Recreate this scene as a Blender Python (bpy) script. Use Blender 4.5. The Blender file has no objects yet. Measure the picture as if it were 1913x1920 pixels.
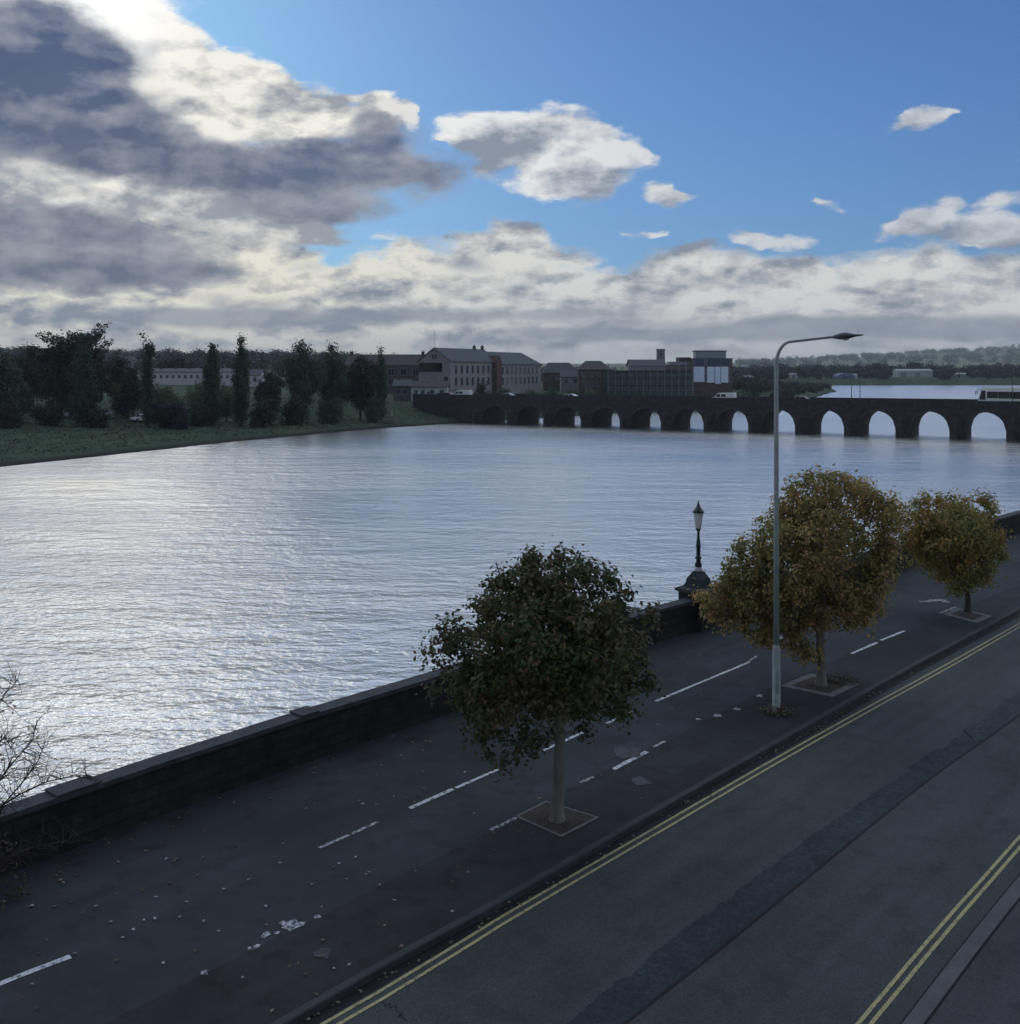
import bpy, math, random
import numpy as np
from mathutils import Vector, Matrix

R = math.radians
SC = bpy.context.scene
COL = SC.collection
F, XC, HY, CH = 1900.0, 956.5, 688.0, 9.3      # focal length in photo pixels, centre column, horizon row, eye height
WATER_Z = -3.7
ROAD_Z = -0.12
random.seed(7)
RNG = np.random.default_rng(11)

# ------------------------------------------------------------------ helpers
def G(x, y, z=0.0):
    """point on the level z seen at photo pixel (x, y)"""
    d = F * (CH - z) / (y - HY)
    return Vector(((x - XC) / F * d, d, z))

def P(x, y, d):
    """point at depth d seen at photo pixel (x, y)"""
    return Vector(((x - XC) / F * d, d, CH + (HY - y) / F * d))

class MB:
    def __init__(self):
        self.v, self.f = [], []
    def add(self, vs, fs, M=None):
        n = len(self.v)
        for p in vs:
            p = Vector(p)
            if M is not None:
                p = M @ p
            self.v.append(tuple(p))
        for q in fs:
            self.f.append(tuple(i + n for i in q))
        return self
    def box(self, x0, x1, y0, y1, z0, z1, M=None):
        vs = [(x0, y0, z0), (x1, y0, z0), (x1, y1, z0), (x0, y1, z0), (x0, y0, z1), (x1, y0, z1), (x1, y1, z1), (x0, y1, z1)]
        fs = [(0, 3, 2, 1), (4, 5, 6, 7), (0, 1, 5, 4), (1, 2, 6, 5), (2, 3, 7, 6), (3, 0, 4, 7)]
        return self.add(vs, fs, M)
    def frustum(self, x0, x1, y0, y1, z0, z1, inset, M=None):
        i = inset
        vs = [(x0, y0, z0), (x1, y0, z0), (x1, y1, z0), (x0, y1, z0), (x0 + i, y0 + i, z1), (x1 - i, y0 + i, z1), (x1 - i, y1 - i, z1), (x0 + i, y1 - i, z1)]
        fs = [(0, 3, 2, 1), (4, 5, 6, 7), (0, 1, 5, 4), (1, 2, 6, 5), (2, 3, 7, 6), (3, 0, 4, 7)]
        return self.add(vs, fs, M)
    def prism(self, prof, y0, y1, M=None, inset=None):
        """profile in (x, z) pushed from y0 to y1"""
        n = len(prof)
        vs = [(x, y0, z) for x, z in prof] + [(x, y1, z) for x, z in prof]
        fs = [tuple(range(n)), tuple(reversed(range(n, 2 * n)))]
        for i in range(n):
            j = (i + 1) % n
            fs.append((i, i + n, j + n, j))
        return self.add(vs, fs, M)
    def lathe(self, prof, n=14, M=None):
        vs, fs = [], []
        for r, z in prof:
            for k in range(n):
                a = 2 * math.pi * k / n
                vs.append((r * math.cos(a), r * math.sin(a), z))
        for i in range(len(prof) - 1):
            for k in range(n):
                a, b = i * n + k, i * n + (k + 1) % n
                fs.append((a, b, b + n, a + n))
        fs.append(tuple(reversed(range(n))))
        m = (len(prof) - 1) * n
        fs.append(tuple(range(m, m + n)))
        return self.add(vs, fs, M)
    def tube(self, pts, rad, n=7, M=None):
        pts = [Vector(p) for p in pts]
        if not hasattr(rad, '__len__'):
            rad = [rad] * len(pts)
        vs, fs = [], []
        up = Vector((0.13, 0.21, 0.97))
        for i, p in enumerate(pts):
            t = (pts[min(i + 1, len(pts) - 1)] - pts[max(i - 1, 0)])
            if t.length < 1e-9:
                t = Vector((0, 0, 1))
            t.normalize()
            a = t.cross(up)
            if a.length < 0.15:
                a = t.cross(Vector((1, 0.1, 0)))
            a.normalize()
            b = t.cross(a)
            for k in range(n):
                w = 2 * math.pi * k / n
                vs.append(p + (a * math.cos(w) + b * math.sin(w)) * rad[i])
        for i in range(len(pts) - 1):
            for k in range(n):
                q, s = i * n + k, i * n + (k + 1) % n
                fs.append((q, s, s + n, q + n))
        fs.append(tuple(reversed(range(n))))
        m = (len(pts) - 1) * n
        fs.append(tuple(range(m, m + n)))
        return self.add(vs, fs, M)
    def build(self, name, mat, parent=None, smooth=False, loc=None):
        me = bpy.data.meshes.new(name)
        me.from_pydata(self.v, [], self.f)
        me.update()
        if smooth:
            me.polygons.foreach_set('use_smooth', [True] * len(me.polygons))
        return link(name, me, mat, parent, loc)

def link(name, me, mat, parent=None, loc=None):
    o = bpy.data.objects.new(name, me)
    COL.objects.link(o)
    if mat is not None:
        me.materials.append(mat)
    if parent is not None:
        o.parent = parent
    if loc is not None:
        o.location = loc
    return o

def np_mesh(name, verts, quads, smooth=False):
    me = bpy.data.meshes.new(name)
    verts = np.asarray(verts, np.float32)
    quads = np.asarray(quads, np.int32)
    me.vertices.add(len(verts))
    me.vertices.foreach_set('co', verts.ravel())
    k = quads.shape[1]
    me.loops.add(quads.size)
    me.loops.foreach_set('vertex_index', quads.ravel())
    me.polygons.add(len(quads))
    me.polygons.foreach_set('loop_start', np.arange(0, quads.size, k, dtype=np.int32))
    if smooth:
        me.polygons.foreach_set('use_smooth', np.ones(len(quads), bool))
    me.update(calc_edges=True)
    return me

def thing(name, label, cat, loc=(0, 0, 0), rz=0.0, group=None):
    o = bpy.data.objects.new(name, None)
    COL.objects.link(o)
    o.location = loc
    o.rotation_euler = (0, 0, rz)
    o.empty_display_size = 0.3
    return tag(o, label, cat, group)

def tag(o, label=None, cat=None, group=None, kind=None):
    if label: o['label'] = label
    if cat: o['category'] = cat
    if group: o['group'] = group
    if kind: o['kind'] = kind
    return o

def structure(o):
    o['kind'] = 'structure'
    return o

def children(o):
    return [c for c in bpy.data.objects if c.parent is o]

def copy_tree(o, parent=None):
    c = o.copy()
    COL.objects.link(c)
    if parent is not None:
        c.parent = parent
    for ch in children(o):
        copy_tree(ch, c)
    return c

# ------------------------------------------------------------------ materials
def newmat(name):
    m = bpy.data.materials.new(name)
    m.use_nodes = True
    nt = m.node_tree
    nt.nodes.clear()
    out = nt.nodes.new('ShaderNodeOutputMaterial')
    return m, nt, out

def ramp(nt, stops, interp='LINEAR'):
    r = nt.nodes.new('ShaderNodeValToRGB')
    r.color_ramp.interpolation = interp
    e = r.color_ramp.elements
    while len(e) < len(stops):
        e.new(0.5)
    for i, (p, c) in enumerate(stops):
        e[i].position = p
        e[i].color = (c[0], c[1], c[2], 1)
    return r

def noise(nt, scale, detail=4, rough=0.55, vec=None, dims='3D'):
    n = nt.nodes.new('ShaderNodeTexNoise')
    n.noise_dimensions = dims
    n.inputs['Scale'].default_value = scale
    n.inputs['Detail'].default_value = detail
    n.inputs['Roughness'].default_value = rough
    if vec is not None:
        nt.links.new(vec, n.inputs['Vector'])
    return n

def objcoord(nt, scale=(1, 1, 1)):
    tc = nt.nodes.new('ShaderNodeTexCoord')
    mp = nt.nodes.new('ShaderNodeMapping')
    mp.inputs['Scale'].default_value = scale
    nt.links.new(tc.outputs['Object'], mp.inputs['Vector'])
    return mp.outputs['Vector']

def surf(name, stops, rough=0.8, nscale=4.0, detail=5, bump=0.0, bscale=40.0, bdist=0.01, spec=0.4, metal=0.0, vscale=(1, 1, 1), fine=0.0):
    """noise-mottled surface"""
    m, nt, out = newmat(name)
    b = nt.nodes.new('ShaderNodeBsdfPrincipled')
    vec = objcoord(nt, vscale)
    n = noise(nt, nscale, detail, 0.6, vec)
    r = ramp(nt, stops)
    nt.links.new(n.outputs['Fac'], r.inputs['Fac'])
    col = r.outputs['Color']
    if fine > 0:
        n2 = noise(nt, bscale, 3, 0.7, vec)
        r2 = ramp(nt, [(0.3, (1 - fine,) * 3), (0.7, (1 + fine,) * 3)])
        nt.links.new(n2.outputs['Fac'], r2.inputs['Fac'])
        mx = nt.nodes.new('ShaderNodeMix'); mx.data_type = 'RGBA'; mx.blend_type = 'MULTIPLY'
        mx.inputs['Factor'].default_value = 1.0
        nt.links.new(col, mx.inputs['A']); nt.links.new(r2.outputs['Color'], mx.inputs['B'])
        col = mx.outputs['Result']
    nt.links.new(col, b.inputs['Base Color'])
    b.inputs['Roughness'].default_value = rough
    b.inputs['Specular IOR Level'].default_value = spec
    b.inputs['Metallic'].default_value = metal
    if bump > 0:
        nb = noise(nt, bscale, 5, 0.65, vec)
        bp = nt.nodes.new('ShaderNodeBump')
        bp.inputs['Strength'].default_value = bump
        bp.inputs['Distance'].default_value = bdist
        nt.links.new(nb.outputs['Fac'], bp.inputs['Height'])
        nt.links.new(bp.outputs['Normal'], b.inputs['Normal'])
    nt.links.new(b.outputs['BSDF'], out.inputs['Surface'])
    return m

def plain(name, c, rough=0.6, spec=0.4, metal=0.0, var=0.25, nscale=3.0):
    lo = tuple(x * (1 - var) for x in c); hi = tuple(min(1, x * (1 + var)) for x in c)
    return surf(name, [(0.3, lo), (0.7, hi)], rough=rough, nscale=nscale, spec=spec, metal=metal)

def leafmat(name, stops, trans=0.35, patch=None, pscale=0.8, rough=0.6):
    """each leaf takes its own tint; patches of the crown turn another colour"""
    m, nt, out = newmat(name)
    g = nt.nodes.new('ShaderNodeNewGeometry')
    r = ramp(nt, stops)
    nt.links.new(g.outputs['Random Per Island'], r.inputs['Fac'])
    col = r.outputs['Color']
    if patch is not None:
        n = noise(nt, pscale, 3, 0.6, objcoord(nt))
        r2 = ramp(nt, patch)
        nt.links.new(g.outputs['Random Per Island'], r2.inputs['Fac'])
        f = ramp(nt, [(0.44, (0, 0, 0)), (0.60, (1, 1, 1))])
        nt.links.new(n.outputs['Fac'], f.inputs['Fac'])
        mx = nt.nodes.new('ShaderNodeMix'); mx.data_type = 'RGBA'
        nt.links.new(f.outputs['Color'], mx.inputs['Factor'])
        nt.links.new(col, mx.inputs['A']); nt.links.new(r2.outputs['Color'], mx.inputs['B'])
        col = mx.outputs['Result']
    d = nt.nodes.new('ShaderNodeBsdfPrincipled')
    d.inputs['Roughness'].default_value = rough
    d.inputs['Specular IOR Level'].default_value = 0.25
    t = nt.nodes.new('ShaderNodeBsdfTranslucent')
    mix = nt.nodes.new('ShaderNodeMixShader')
    mix.inputs['Fac'].default_value = trans
    nt.links.new(col, d.inputs['Base Color']); nt.links.new(col, t.inputs['Color'])
    nt.links.new(d.outputs['BSDF'], mix.inputs[1]); nt.links.new(t.outputs['BSDF'], mix.inputs[2])
    nt.links.new(mix.outputs['Shader'], out.inputs['Surface'])
    return m

def asphalt(name, base, tint=(1, 1, 1.0), patchy=0.35, rough=0.85, stain=0.4, speck=0.6, sscale=55):
    m, nt, out = newmat(name)
    b = nt.nodes.new('ShaderNodeBsdfPrincipled')
    vec = objcoord(nt)
    L = nt.links
    def c(k): return tuple(base * k * t for t in tint)
    n1 = noise(nt, 0.35, 5, 0.6, vec)
    r1 = ramp(nt, [(0.3, c(1 - patchy)), (0.5, c(1.0)), (0.72, c(1 + patchy))])
    L.new(n1.outputs['Fac'], r1.inputs['Fac'])
    n2 = noise(nt, sscale, 3, 0.8, vec)
    r2 = ramp(nt, [(0.30, (1 - speck,) * 3), (0.52, (1, 1, 1)), (0.75, (1 + speck * 1.4,) * 3)])
    L.new(n2.outputs['Fac'], r2.inputs['Fac'])
    mx = nt.nodes.new('ShaderNodeMix'); mx.data_type = 'RGBA'; mx.blend_type = 'MULTIPLY'; mx.inputs['Factor'].default_value = 1
    L.new(r1.outputs['Color'], mx.inputs['A']); L.new(r2.outputs['Color'], mx.inputs['B'])
    # oil and damp stains with their own outline
    n3 = noise(nt, 1.6, 6, 0.62, vec)
    r3 = ramp(nt, [(0.36, (1 - stain,) * 3), (0.47, (1, 1, 1))])
    L.new(n3.outputs['Fac'], r3.inputs['Fac'])
    m2 = nt.nodes.new('ShaderNodeMix'); m2.data_type = 'RGBA'; m2.blend_type = 'MULTIPLY'; m2.inputs['Factor'].default_value = 1
    L.new(mx.outputs['Result'], m2.inputs['A']); L.new(r3.outputs['Color'], m2.inputs['B'])
    # wear along the direction of travel
    tc = nt.nodes.new('ShaderNodeTexCoord'); mp = nt.nodes.new('ShaderNodeMapping'); mp.vector_type = 'TEXTURE'
    mp.inputs['Rotation'].default_value = (0, 0, R(47.3)); mp.inputs['Scale'].default_value = (9, 0.55, 1)
    L.new(tc.outputs['Object'], mp.inputs['Vector'])
    n4 = noise(nt, 1.0, 4, 0.55, mp.outputs[0])
    r4 = ramp(nt, [(0.3, (0.80,) * 3), (0.7, (1.22,) * 3)])
    L.new(n4.outputs['Fac'], r4.inputs['Fac'])
    m3 = nt.nodes.new('ShaderNodeMix'); m3.data_type = 'RGBA'; m3.blend_type = 'MULTIPLY'; m3.inputs['Factor'].default_value = 1
    L.new(m2.outputs['Result'], m3.inputs['A']); L.new(r4.outputs['Color'], m3.inputs['B'])
    L.new(m3.outputs['Result'], b.inputs['Base Color'])
    b.inputs['Roughness'].default_value = rough
    b.inputs['Specular IOR Level'].default_value = 0.3
    bp = nt.nodes.new('ShaderNodeBump'); bp.inputs['Strength'].default_value = 0.5; bp.inputs['Distance'].default_value = 0.006
    nb = noise(nt, 70, 4, 0.7, vec)
    L.new(nb.outputs['Fac'], bp.inputs['Height']); L.new(bp.outputs['Normal'], b.inputs['Normal'])
    L.new(b.outputs['BSDF'], out.inputs['Surface'])
    return m

def wornpaint(name, c, under, wear=0.5, nscale=9):
    m, nt, out = newmat(name)
    b = nt.nodes.new('ShaderNodeBsdfPrincipled')
    vec = objcoord(nt)
    n = noise(nt, nscale, 6, 0.75, vec)
    r = ramp(nt, [(wear - 0.07, under), (wear + 0.05, c)])
    nt.links.new(n.outputs['Fac'], r.inputs['Fac'])
    nt.links.new(r.outputs['Color'], b.inputs['Base Color'])
    b.inputs['Roughness'].default_value = 0.75
    b.inputs['Specular IOR Level'].default_value = 0.3
    nt.links.new(b.outputs['BSDF'], out.inputs['Surface'])
    return m

def masonry(name, c1, c2, mortar, bw=0.5, bh=0.22, rough=0.9, vec_scale=1.0):
    m, nt, out = newmat(name)
    b = nt.nodes.new('ShaderNodeBsdfPrincipled')
    tc = nt.nodes.new('ShaderNodeTexCoord')
    # run along the wall: x = combined horizontal, y = height
    sep = nt.nodes.new('ShaderNodeSeparateXYZ'); nt.links.new(tc.outputs['Object'], sep.inputs[0])
    ad = nt.nodes.new('ShaderNodeMath'); ad.operation = 'ADD'
    nt.links.new(sep.outputs['X'], ad.inputs[0]); nt.links.new(sep.outputs['Y'], ad.inputs[1])
    cm = nt.nodes.new('ShaderNodeCombineXYZ')
    nt.links.new(ad.outputs[0], cm.inputs['X']); nt.links.new(sep.outputs['Z'], cm.inputs['Y'])
    wn = noise(nt, 2.5, 3, 0.6, tc.outputs['Object'])
    va = nt.nodes.new('ShaderNodeVectorMath'); va.operation = 'MULTIPLY_ADD'
    va.inputs[1].default_value = (0.07, 0.07, 0); nt.links.new(wn.outputs['Color'], va.inputs[0]); nt.links.new(cm.outputs[0], va.inputs[2])
    br = nt.nodes.new('ShaderNodeTexBrick')
    br.inputs['Scale'].default_value = 1.0
    br.inputs['Brick Width'].default_value = bw
    br.inputs['Row Height'].default_value = bh
    br.inputs['Mortar Size'].default_value = 0.014
    br.inputs['Mortar Smooth'].default_value = 0.3
    br.inputs['Color1'].default_value = (*c1, 1); br.inputs['Color2'].default_value = (*c2, 1); br.inputs['Mortar'].default_value = (*mortar, 1)
    nt.links.new(va.outputs[0], br.inputs['Vector'])
    n = noise(nt, 1.1, 6, 0.65, tc.outputs['Object'])
    r = ramp(nt, [(0.3, (0.5, 0.52, 0.5)), (0.7, (1.35, 1.3, 1.25))])
    nt.links.new(n.outputs['Fac'], r.inputs['Fac'])
    mx = nt.nodes.new('ShaderNodeMix'); mx.data_type = 'RGBA'; mx.blend_type = 'MULTIPLY'; mx.inputs['Factor'].default_value = 1
    nt.links.new(br.outputs['Color'], mx.inputs['A']); nt.links.new(r.outputs['Color'], mx.inputs['B'])
    nt.links.new(mx.outputs['Result'], b.inputs['Base Color'])
    b.inputs['Roughness'].default_value = rough
    b.inputs['Specular IOR Level'].default_value = 0.2
    bp = nt.nodes.new('ShaderNodeBump'); bp.inputs['Strength'].default_value = 0.7; bp.inputs['Distance'].default_value = 0.03
    nt.links.new(br.outputs['Fac'], bp.inputs['Height']); bp.invert = True
    nt.links.new(bp.outputs['Normal'], b.inputs['Normal'])
    nt.links.new(b.outputs['BSDF'], out.inputs['Surface'])
    return m

M = {}
M['promenade'] = asphalt('promenade_tarmac', 0.024, (0.90, 1.0, 1.13), 0.5, 0.8)
M['road'] = asphalt('road_tarmac', 0.046, (0.94, 1.03, 1.01), 0.2, 0.8, stain=0.22, speck=0.75)
M['trench'] = asphalt('trench_tarmac', 0.022, (0.62, 1.02, 1.3), 0.5, 0.75, stain=0.5, speck=0.7, sscale=11)
M['footway'] = asphalt('footway_tarmac', 0.045, (1.04, 0.97, 1.03), 0.25, 0.85)
M['gutter'] = asphalt('gutter_tarmac', 0.012, (1, 1, 1.05), 0.5, 0.85)
M['kerb'] = surf('kerb_granite', [(0.3, (0.022, 0.023, 0.026)), (0.7, (0.042, 0.042, 0.045))], 0.85, 2.0, bump=0.4, bscale=60, fine=0.3)
M['kerb_pale'] = surf('kerb_concrete', [(0.3, (0.048, 0.048, 0.052)), (0.7, (0.095, 0.092, 0.09))], 0.85, 1.5, bump=0.4, bscale=50, fine=0.3)
M['yellow'] = wornpaint('yellow_paint', (0.36, 0.31, 0.15), (0.07, 0.066, 0.06), 0.43, 14)
M['white'] = wornpaint('white_paint', (0.52, 0.53, 0.54), (0.05, 0.05, 0.053), 0.45, 8)
M['whiteworn'] = wornpaint('worn_white_paint', (0.42, 0.43, 0.44), (0.04, 0.04, 0.043), 0.51, 12)
M['wall'] = masonry('river_wall_stone', (0.016, 0.017, 0.019), (0.028, 0.027, 0.026), (0.013, 0.013, 0.014), 0.5, 0.24)  # stone colour lowered to stand in for shade on the wall
M['coping'] = surf('coping_stone', [(0.3, (0.024, 0.024, 0.028)), (0.7, (0.055, 0.053, 0.058))], 0.9, 3.0, bump=0.5, bscale=25, fine=0.3)
M['quay'] = masonry('quay_stone', (0.06, 0.06, 0.06), (0.09, 0.09, 0.085), (0.05, 0.05, 0.05), 0.9, 0.4)
M['bridge'] = masonry('bridge_stone', (0.030, 0.029, 0.031), (0.046, 0.041, 0.042), (0.024, 0.023, 0.025), 0.8, 0.35)
M['bridge_trim'] = surf('bridge_trim_stone', [(0.3, (0.03, 0.03, 0.031)), (0.7, (0.05, 0.046, 0.045))], 0.9, 1.0)
M['bark'] = surf('bark', [(0.3, (0.10, 0.092, 0.078)), (0.7, (0.21, 0.19, 0.16))], 0.95, 6, bump=0.8, bscale=18, vscale=(1, 1, 0.25), bdist=0.02)
M['bark_dark'] = surf('dark_bark', [(0.3, (0.03, 0.026, 0.022)), (0.7, (0.07, 0.06, 0.05))], 0.95, 6, bump=0.8, bscale=18, vscale=(1, 1, 0.25), bdist=0.02)
M['twig'] = plain('twig_bark', (0.045, 0.036, 0.03), 0.9, 0.2)
M['galv'] = surf('galvanised_steel', [(0.35, (0.20, 0.23, 0.215)), (0.65, (0.28, 0.31, 0.29))], 0.55, 2.0, spec=0.5, fine=0.1, bscale=30)
M['arm_steel'] = plain('grey_steel', (0.16, 0.16, 0.18), 0.5, 0.5)
M['dark_steel'] = plain('dark_painted_steel', (0.03, 0.033, 0.038), 0.45, 0.5)
M['lens'] = plain('lamp_lens', (0.35, 0.36, 0.36), 0.2, 0.6)
M['iron'] = surf('green_black_iron', [(0.3, (0.006, 0.015, 0.018)), (0.7, (0.014, 0.028, 0.031))], 0.6, 5, spec=0.25, fine=0.2, bscale=30)
M['iron_black'] = plain('black_iron', (0.013, 0.014, 0.018), 0.4, 0.5)
M['opal'] = leafmat('opal_glass', [(0.0, (0.75, 0.76, 0.76)), (1.0, (0.75, 0.76, 0.76))], 0.55, rough=0.15)
M['pale_grey'] = plain('pale_grey', (0.38, 0.37, 0.4), 0.8, 0.3)
M['soil'] = surf('pit_soil', [(0.3, (0.028, 0.02, 0.016)), (0.7, (0.075, 0.052, 0.04))], 0.95, 9, bump=0.9, bscale=30, bdist=0.03)
M['edging'] = surf('pit_edging', [(0.3, (0.085, 0.082, 0.08)), (0.7, (0.16, 0.15, 0.145))], 0.9, 5, fine=0.3)
M['slab'] = surf('pit_slab', [(0.3, (0.08, 0.077, 0.074)), (0.7, (0.17, 0.16, 0.155))], 0.9, 4, fine=0.3)

# ------------------------------------------------------------------ polylines
def smooth_poly(pts, n=60):
    """Catmull-Rom through 2-D points, n samples, evenly spaced"""
    P_ = [np.array(p[:2], float) for p in pts]
    P_ = [2 * P_[0] - P_[1]] + P_ + [2 * P_[-1] - P_[-2]]
    out = []
    for i in range(1, len(P_) - 2):
        p0, p1, p2, p3 = P_[i - 1:i + 3]
        for t in np.linspace(0, 1, 24, endpoint=False):
            out.append(0.5 * ((2 * p1) + (-p0 + p2) * t + (2 * p0 - 5 * p1 + 4 * p2 - p3) * t * t + (-p0 + 3 * p1 - 3 * p2 + p3) * t ** 3))
    out.append(P_[-2])
    out = np.array(out)
    s = np.concatenate([[0], np.cumsum(np.linalg.norm(np.diff(out, axis=0), axis=1))])
    u = np.linspace(0, s[-1], n)
    return np.stack([np.interp(u, s, out[:, 0]), np.interp(u, s, out[:, 1])], 1)

def offset_poly(p, d):
    t = np.gradient(p, axis=0)
    t /= np.linalg.norm(t, axis=1)[:, None]
    nrm = np.stack([t[:, 1], -t[:, 0]], 1)        # to the right of travel
    return p + nrm * d

def extend(pts, back, fwd):
    pts = [np.array(p[:2], float) for p in pts]
    a = pts[0] - pts[1]; b = pts[-1] - pts[-2]
    return [pts[0] + a / np.linalg.norm(a) * back] + pts + [pts[-1] + b / np.linalg.norm(b) * fwd]

def strip(a, b, za, zb=None):
    zb = za if zb is None else zb
    mb = MB()
    n = len(a)
    vs = [(x, y, za) for x, y in a] + [(x, y, zb) for x, y in b]
    mb.add(vs, [(i, i + n, i + n + 1, i + 1) for i in range(n - 1)])
    return mb

WALL_H = 1.1
def wall_pt(x, ytop):
    d = F * (CH - WALL_H) / (ytop - HY)
    return ((x - XC) / F * d, d)
wall_line = smooth_poly(extend([wall_pt(x, y) for x, y in
    [(0, 1532), (276, 1439), (560, 1347), (820, 1268), (1020, 1206), (1237, 1143), (1560, 1058), (1913, 962)]], 14, 40), 90)
kerb_line = smooth_poly(extend([G(x, y) for x, y in
    [(532, 1920), (753, 1793), (960, 1680), (1271, 1499), (1509, 1364), (1694, 1260), (1913, 1142)]], 14, 40), 90)
yel_line = smooth_poly(extend([G(x, y, ROAD_Z) for x, y in
    [(622, 1920), (712, 1868), (863, 1776), (953, 1720), (1196, 1578), (1456, 1427), (1640, 1324), (1779, 1248), (1913, 1172)]], 12, 40), 120)
yel_right = smooth_poly(extend([G(x, y, ROAD_Z) for x, y in
    [(1622, 1920), (1767, 1746), (1913, 1579)]], 12, 22), 60)

# ------------------------------------------------------------------ ground near the camera
structure(strip(offset_poly(wall_line, -0.1), offset_poly(kerb_line, -0.14), 0.0).build('promenade_pavement', M['promenade']))
kb = MB()
for i in range(len(kerb_line) - 1):
    pass
a0, a1 = offset_poly(kerb_line, -0.14), kerb_line
n = len(a0)
vs = [(x, y, 0.006) for x, y in a0] + [(x, y, 0.006) for x, y in offset_poly(kerb_line, -0.02)] + [(x, y, -0.012) for x, y in a1] + [(x, y, -0.3) for x, y in a1] + [(x, y, -0.3) for x, y in a0]
fs = []
for i in range(n - 1):
    for k in range(4):
        fs.append((k * n + i, (k + 1) * n + i, (k + 1) * n + i + 1, k * n + i + 1))
kb.add(vs, fs)
structure(kb.build('kerb', M['kerb']))
right_kerb = offset_poly(yel_right, 0.42)
rk_far = offset_poly(right_kerb, 14)
structure(strip(kerb_line, offset_poly(kerb_line, 18), ROAD_Z).build('road', M['road']))
structure(strip(offset_poly(kerb_line, 0.0), offset_poly(kerb_line, 0.22), ROAD_Z + 0.004).build('road_gutter', M['gutter']))
kb = MB()
kr0, kr1 = right_kerb, offset_poly(right_kerb, 0.24)
n = len(kr0)
vs = [(x, y, -0.3) for x, y in kr0] + [(x, y, -0.075) for x, y in kr0] + [(x, y, -0.062) for x, y in offset_poly(kr0, 0.02)] + [(x, y, -0.056) for x, y in kr1] + [(x, y, -0.3) for x, y in kr1]
fs = []
for i in range(n - 1):
    for k in range(4):
        fs.append((k * n + i, (k + 1) * n + i, (k + 1) * n + i + 1, k * n + i + 1))
kb.add(vs, fs)
structure(kb.build('kerb', M['kerb_pale']))
structure(strip(offset_poly(right_kerb, 0.0), offset_poly(right_kerb, -0.05), ROAD_Z + 0.004).build('road_gutter', M['gutter']))
structure(strip(offset_poly(kr1, 0.045), rk_far, -0.06).build('footway_pavement', M['footway']))
structure(strip(kr1, offset_poly(kr1, 0.045), -0.075).build('footway_joint', M['gutter']))
# trench repair down the middle of the lane
tu = smooth_poly(extend([G(x, y, ROAD_Z) for x, y in [(1075, 1907), (1340, 1700), (1684, 1457), (1913, 1297)]], 10, 30), 420)
tl = smooth_poly(extend([G(x, y, ROAD_Z) for x, y in [(1170, 1920), (1355, 1775), (1562, 1606), (1747, 1458), (1913, 1340)]], 10, 30), 420)
jit = RNG.normal(0, 0.022, tu.shape) + np.repeat(RNG.normal(0, 0.03, (70, 2)), 6, axis=0); jit2 = RNG.normal(0, 0.012, tu.shape)
structure(strip(tu + jit, tl + jit2, ROAD_Z + 0.004).build('road_trench_patch', M['trench']))
structure(strip(offset_poly(tl, -0.02), offset_poly(tl, 0.03), ROAD_Z + 0.008).build('road_seam', M['gutter']))

def ribbon(line, off, w, z, s0=0, s1=None):
    a = offset_poly(line, off - w / 2); b = offset_poly(line, off + w / 2)
    return strip(a[s0:s1], b[s0:s1], z)
yl = MB()
for line, offs in ((yel_line, (-0.085, 0.085)), (yel_right, (-0.07, 0.07))):
    for o_ in offs:
        t = ribbon(line, o_, 0.062, ROAD_Z + 0.008)
        yl.add(t.v, t.f)
structure(yl.build('road_marking_yellow', M['yellow']))

def seg(mb, p0, p1, w, z=0.008):
    a, b = G(*p0), G(*p1)
    d = (b - a); d.z = 0; d.normalize()
    nrm = Vector((d.y, -d.x, 0)) * w / 2
    k = max(2, int((b - a).length / 0.25))
    vs = []
    for i in range(k + 1):
        c = a.lerp(b, i / k)
        j1, j2 = random.uniform(0.8, 1.08), random.uniform(0.8, 1.08)
        vs += [c - nrm * j1 + Vector((0, 0, z)), c + nrm * j2 + Vector((0, 0, z))]
    mb.add(vs, [(2 * i, 2 * i + 1, 2 * i + 3, 2 * i + 2) for i in range(k)])
# darker tarmac strip along the kerb, inside the worn dashed line
ks = smooth_poly(extend([G(x, y) for x, y in [(300, 1868), (480, 1778), (600, 1719), (760, 1638), (920, 1559), (1088, 1470), (1247, 1392), (1420, 1302), (1600, 1224), (1800, 1143)]], 10, 30), 90)
ko = offset_poly(kerb_line, -0.145)
M['strip'] = asphalt('kerbside_tarmac', 0.0175, (0.96, 1.0, 1.06), 0.5, 0.85, stain=0.5, speck=0.7)
j0 = [int(np.argmin(np.linalg.norm(ko - p, axis=1))) for p in ks]
structure(strip(ks + RNG.normal(0, .01, ks.shape), np.array([ko[j] for j in j0]), 0.004).build('kerbside_pavement', M['strip']))
def crack(mb, pts, z, w=0.018):
    g = [G(x, y, z) for x, y in pts]
    L_ = []
    for a, b in zip(g[:-1], g[1:]):
        for k in range(8):
            L_.append(a.lerp(b, k / 8) + Vector((random.uniform(-.05, .05), random.uniform(-.07, .07), 0)))
    for a, b in zip(L_[:-1], L_[1:]):
        d = (b - a).normalized(); nr_ = Vector((d.y, -d.x, 0)) * w * random.uniform(0.4, 1.0)
        mb.add([a - nr_, a + nr_, b + nr_, b - nr_], [(0, 1, 2, 3)])
ck = MB()
crack(ck, [(712, 1868), (740, 1890), (765, 1915)], ROAD_Z + 0.006, .01)
structure(ck.build('tarmac_crack', M['gutter']))
dp = MB()
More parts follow.
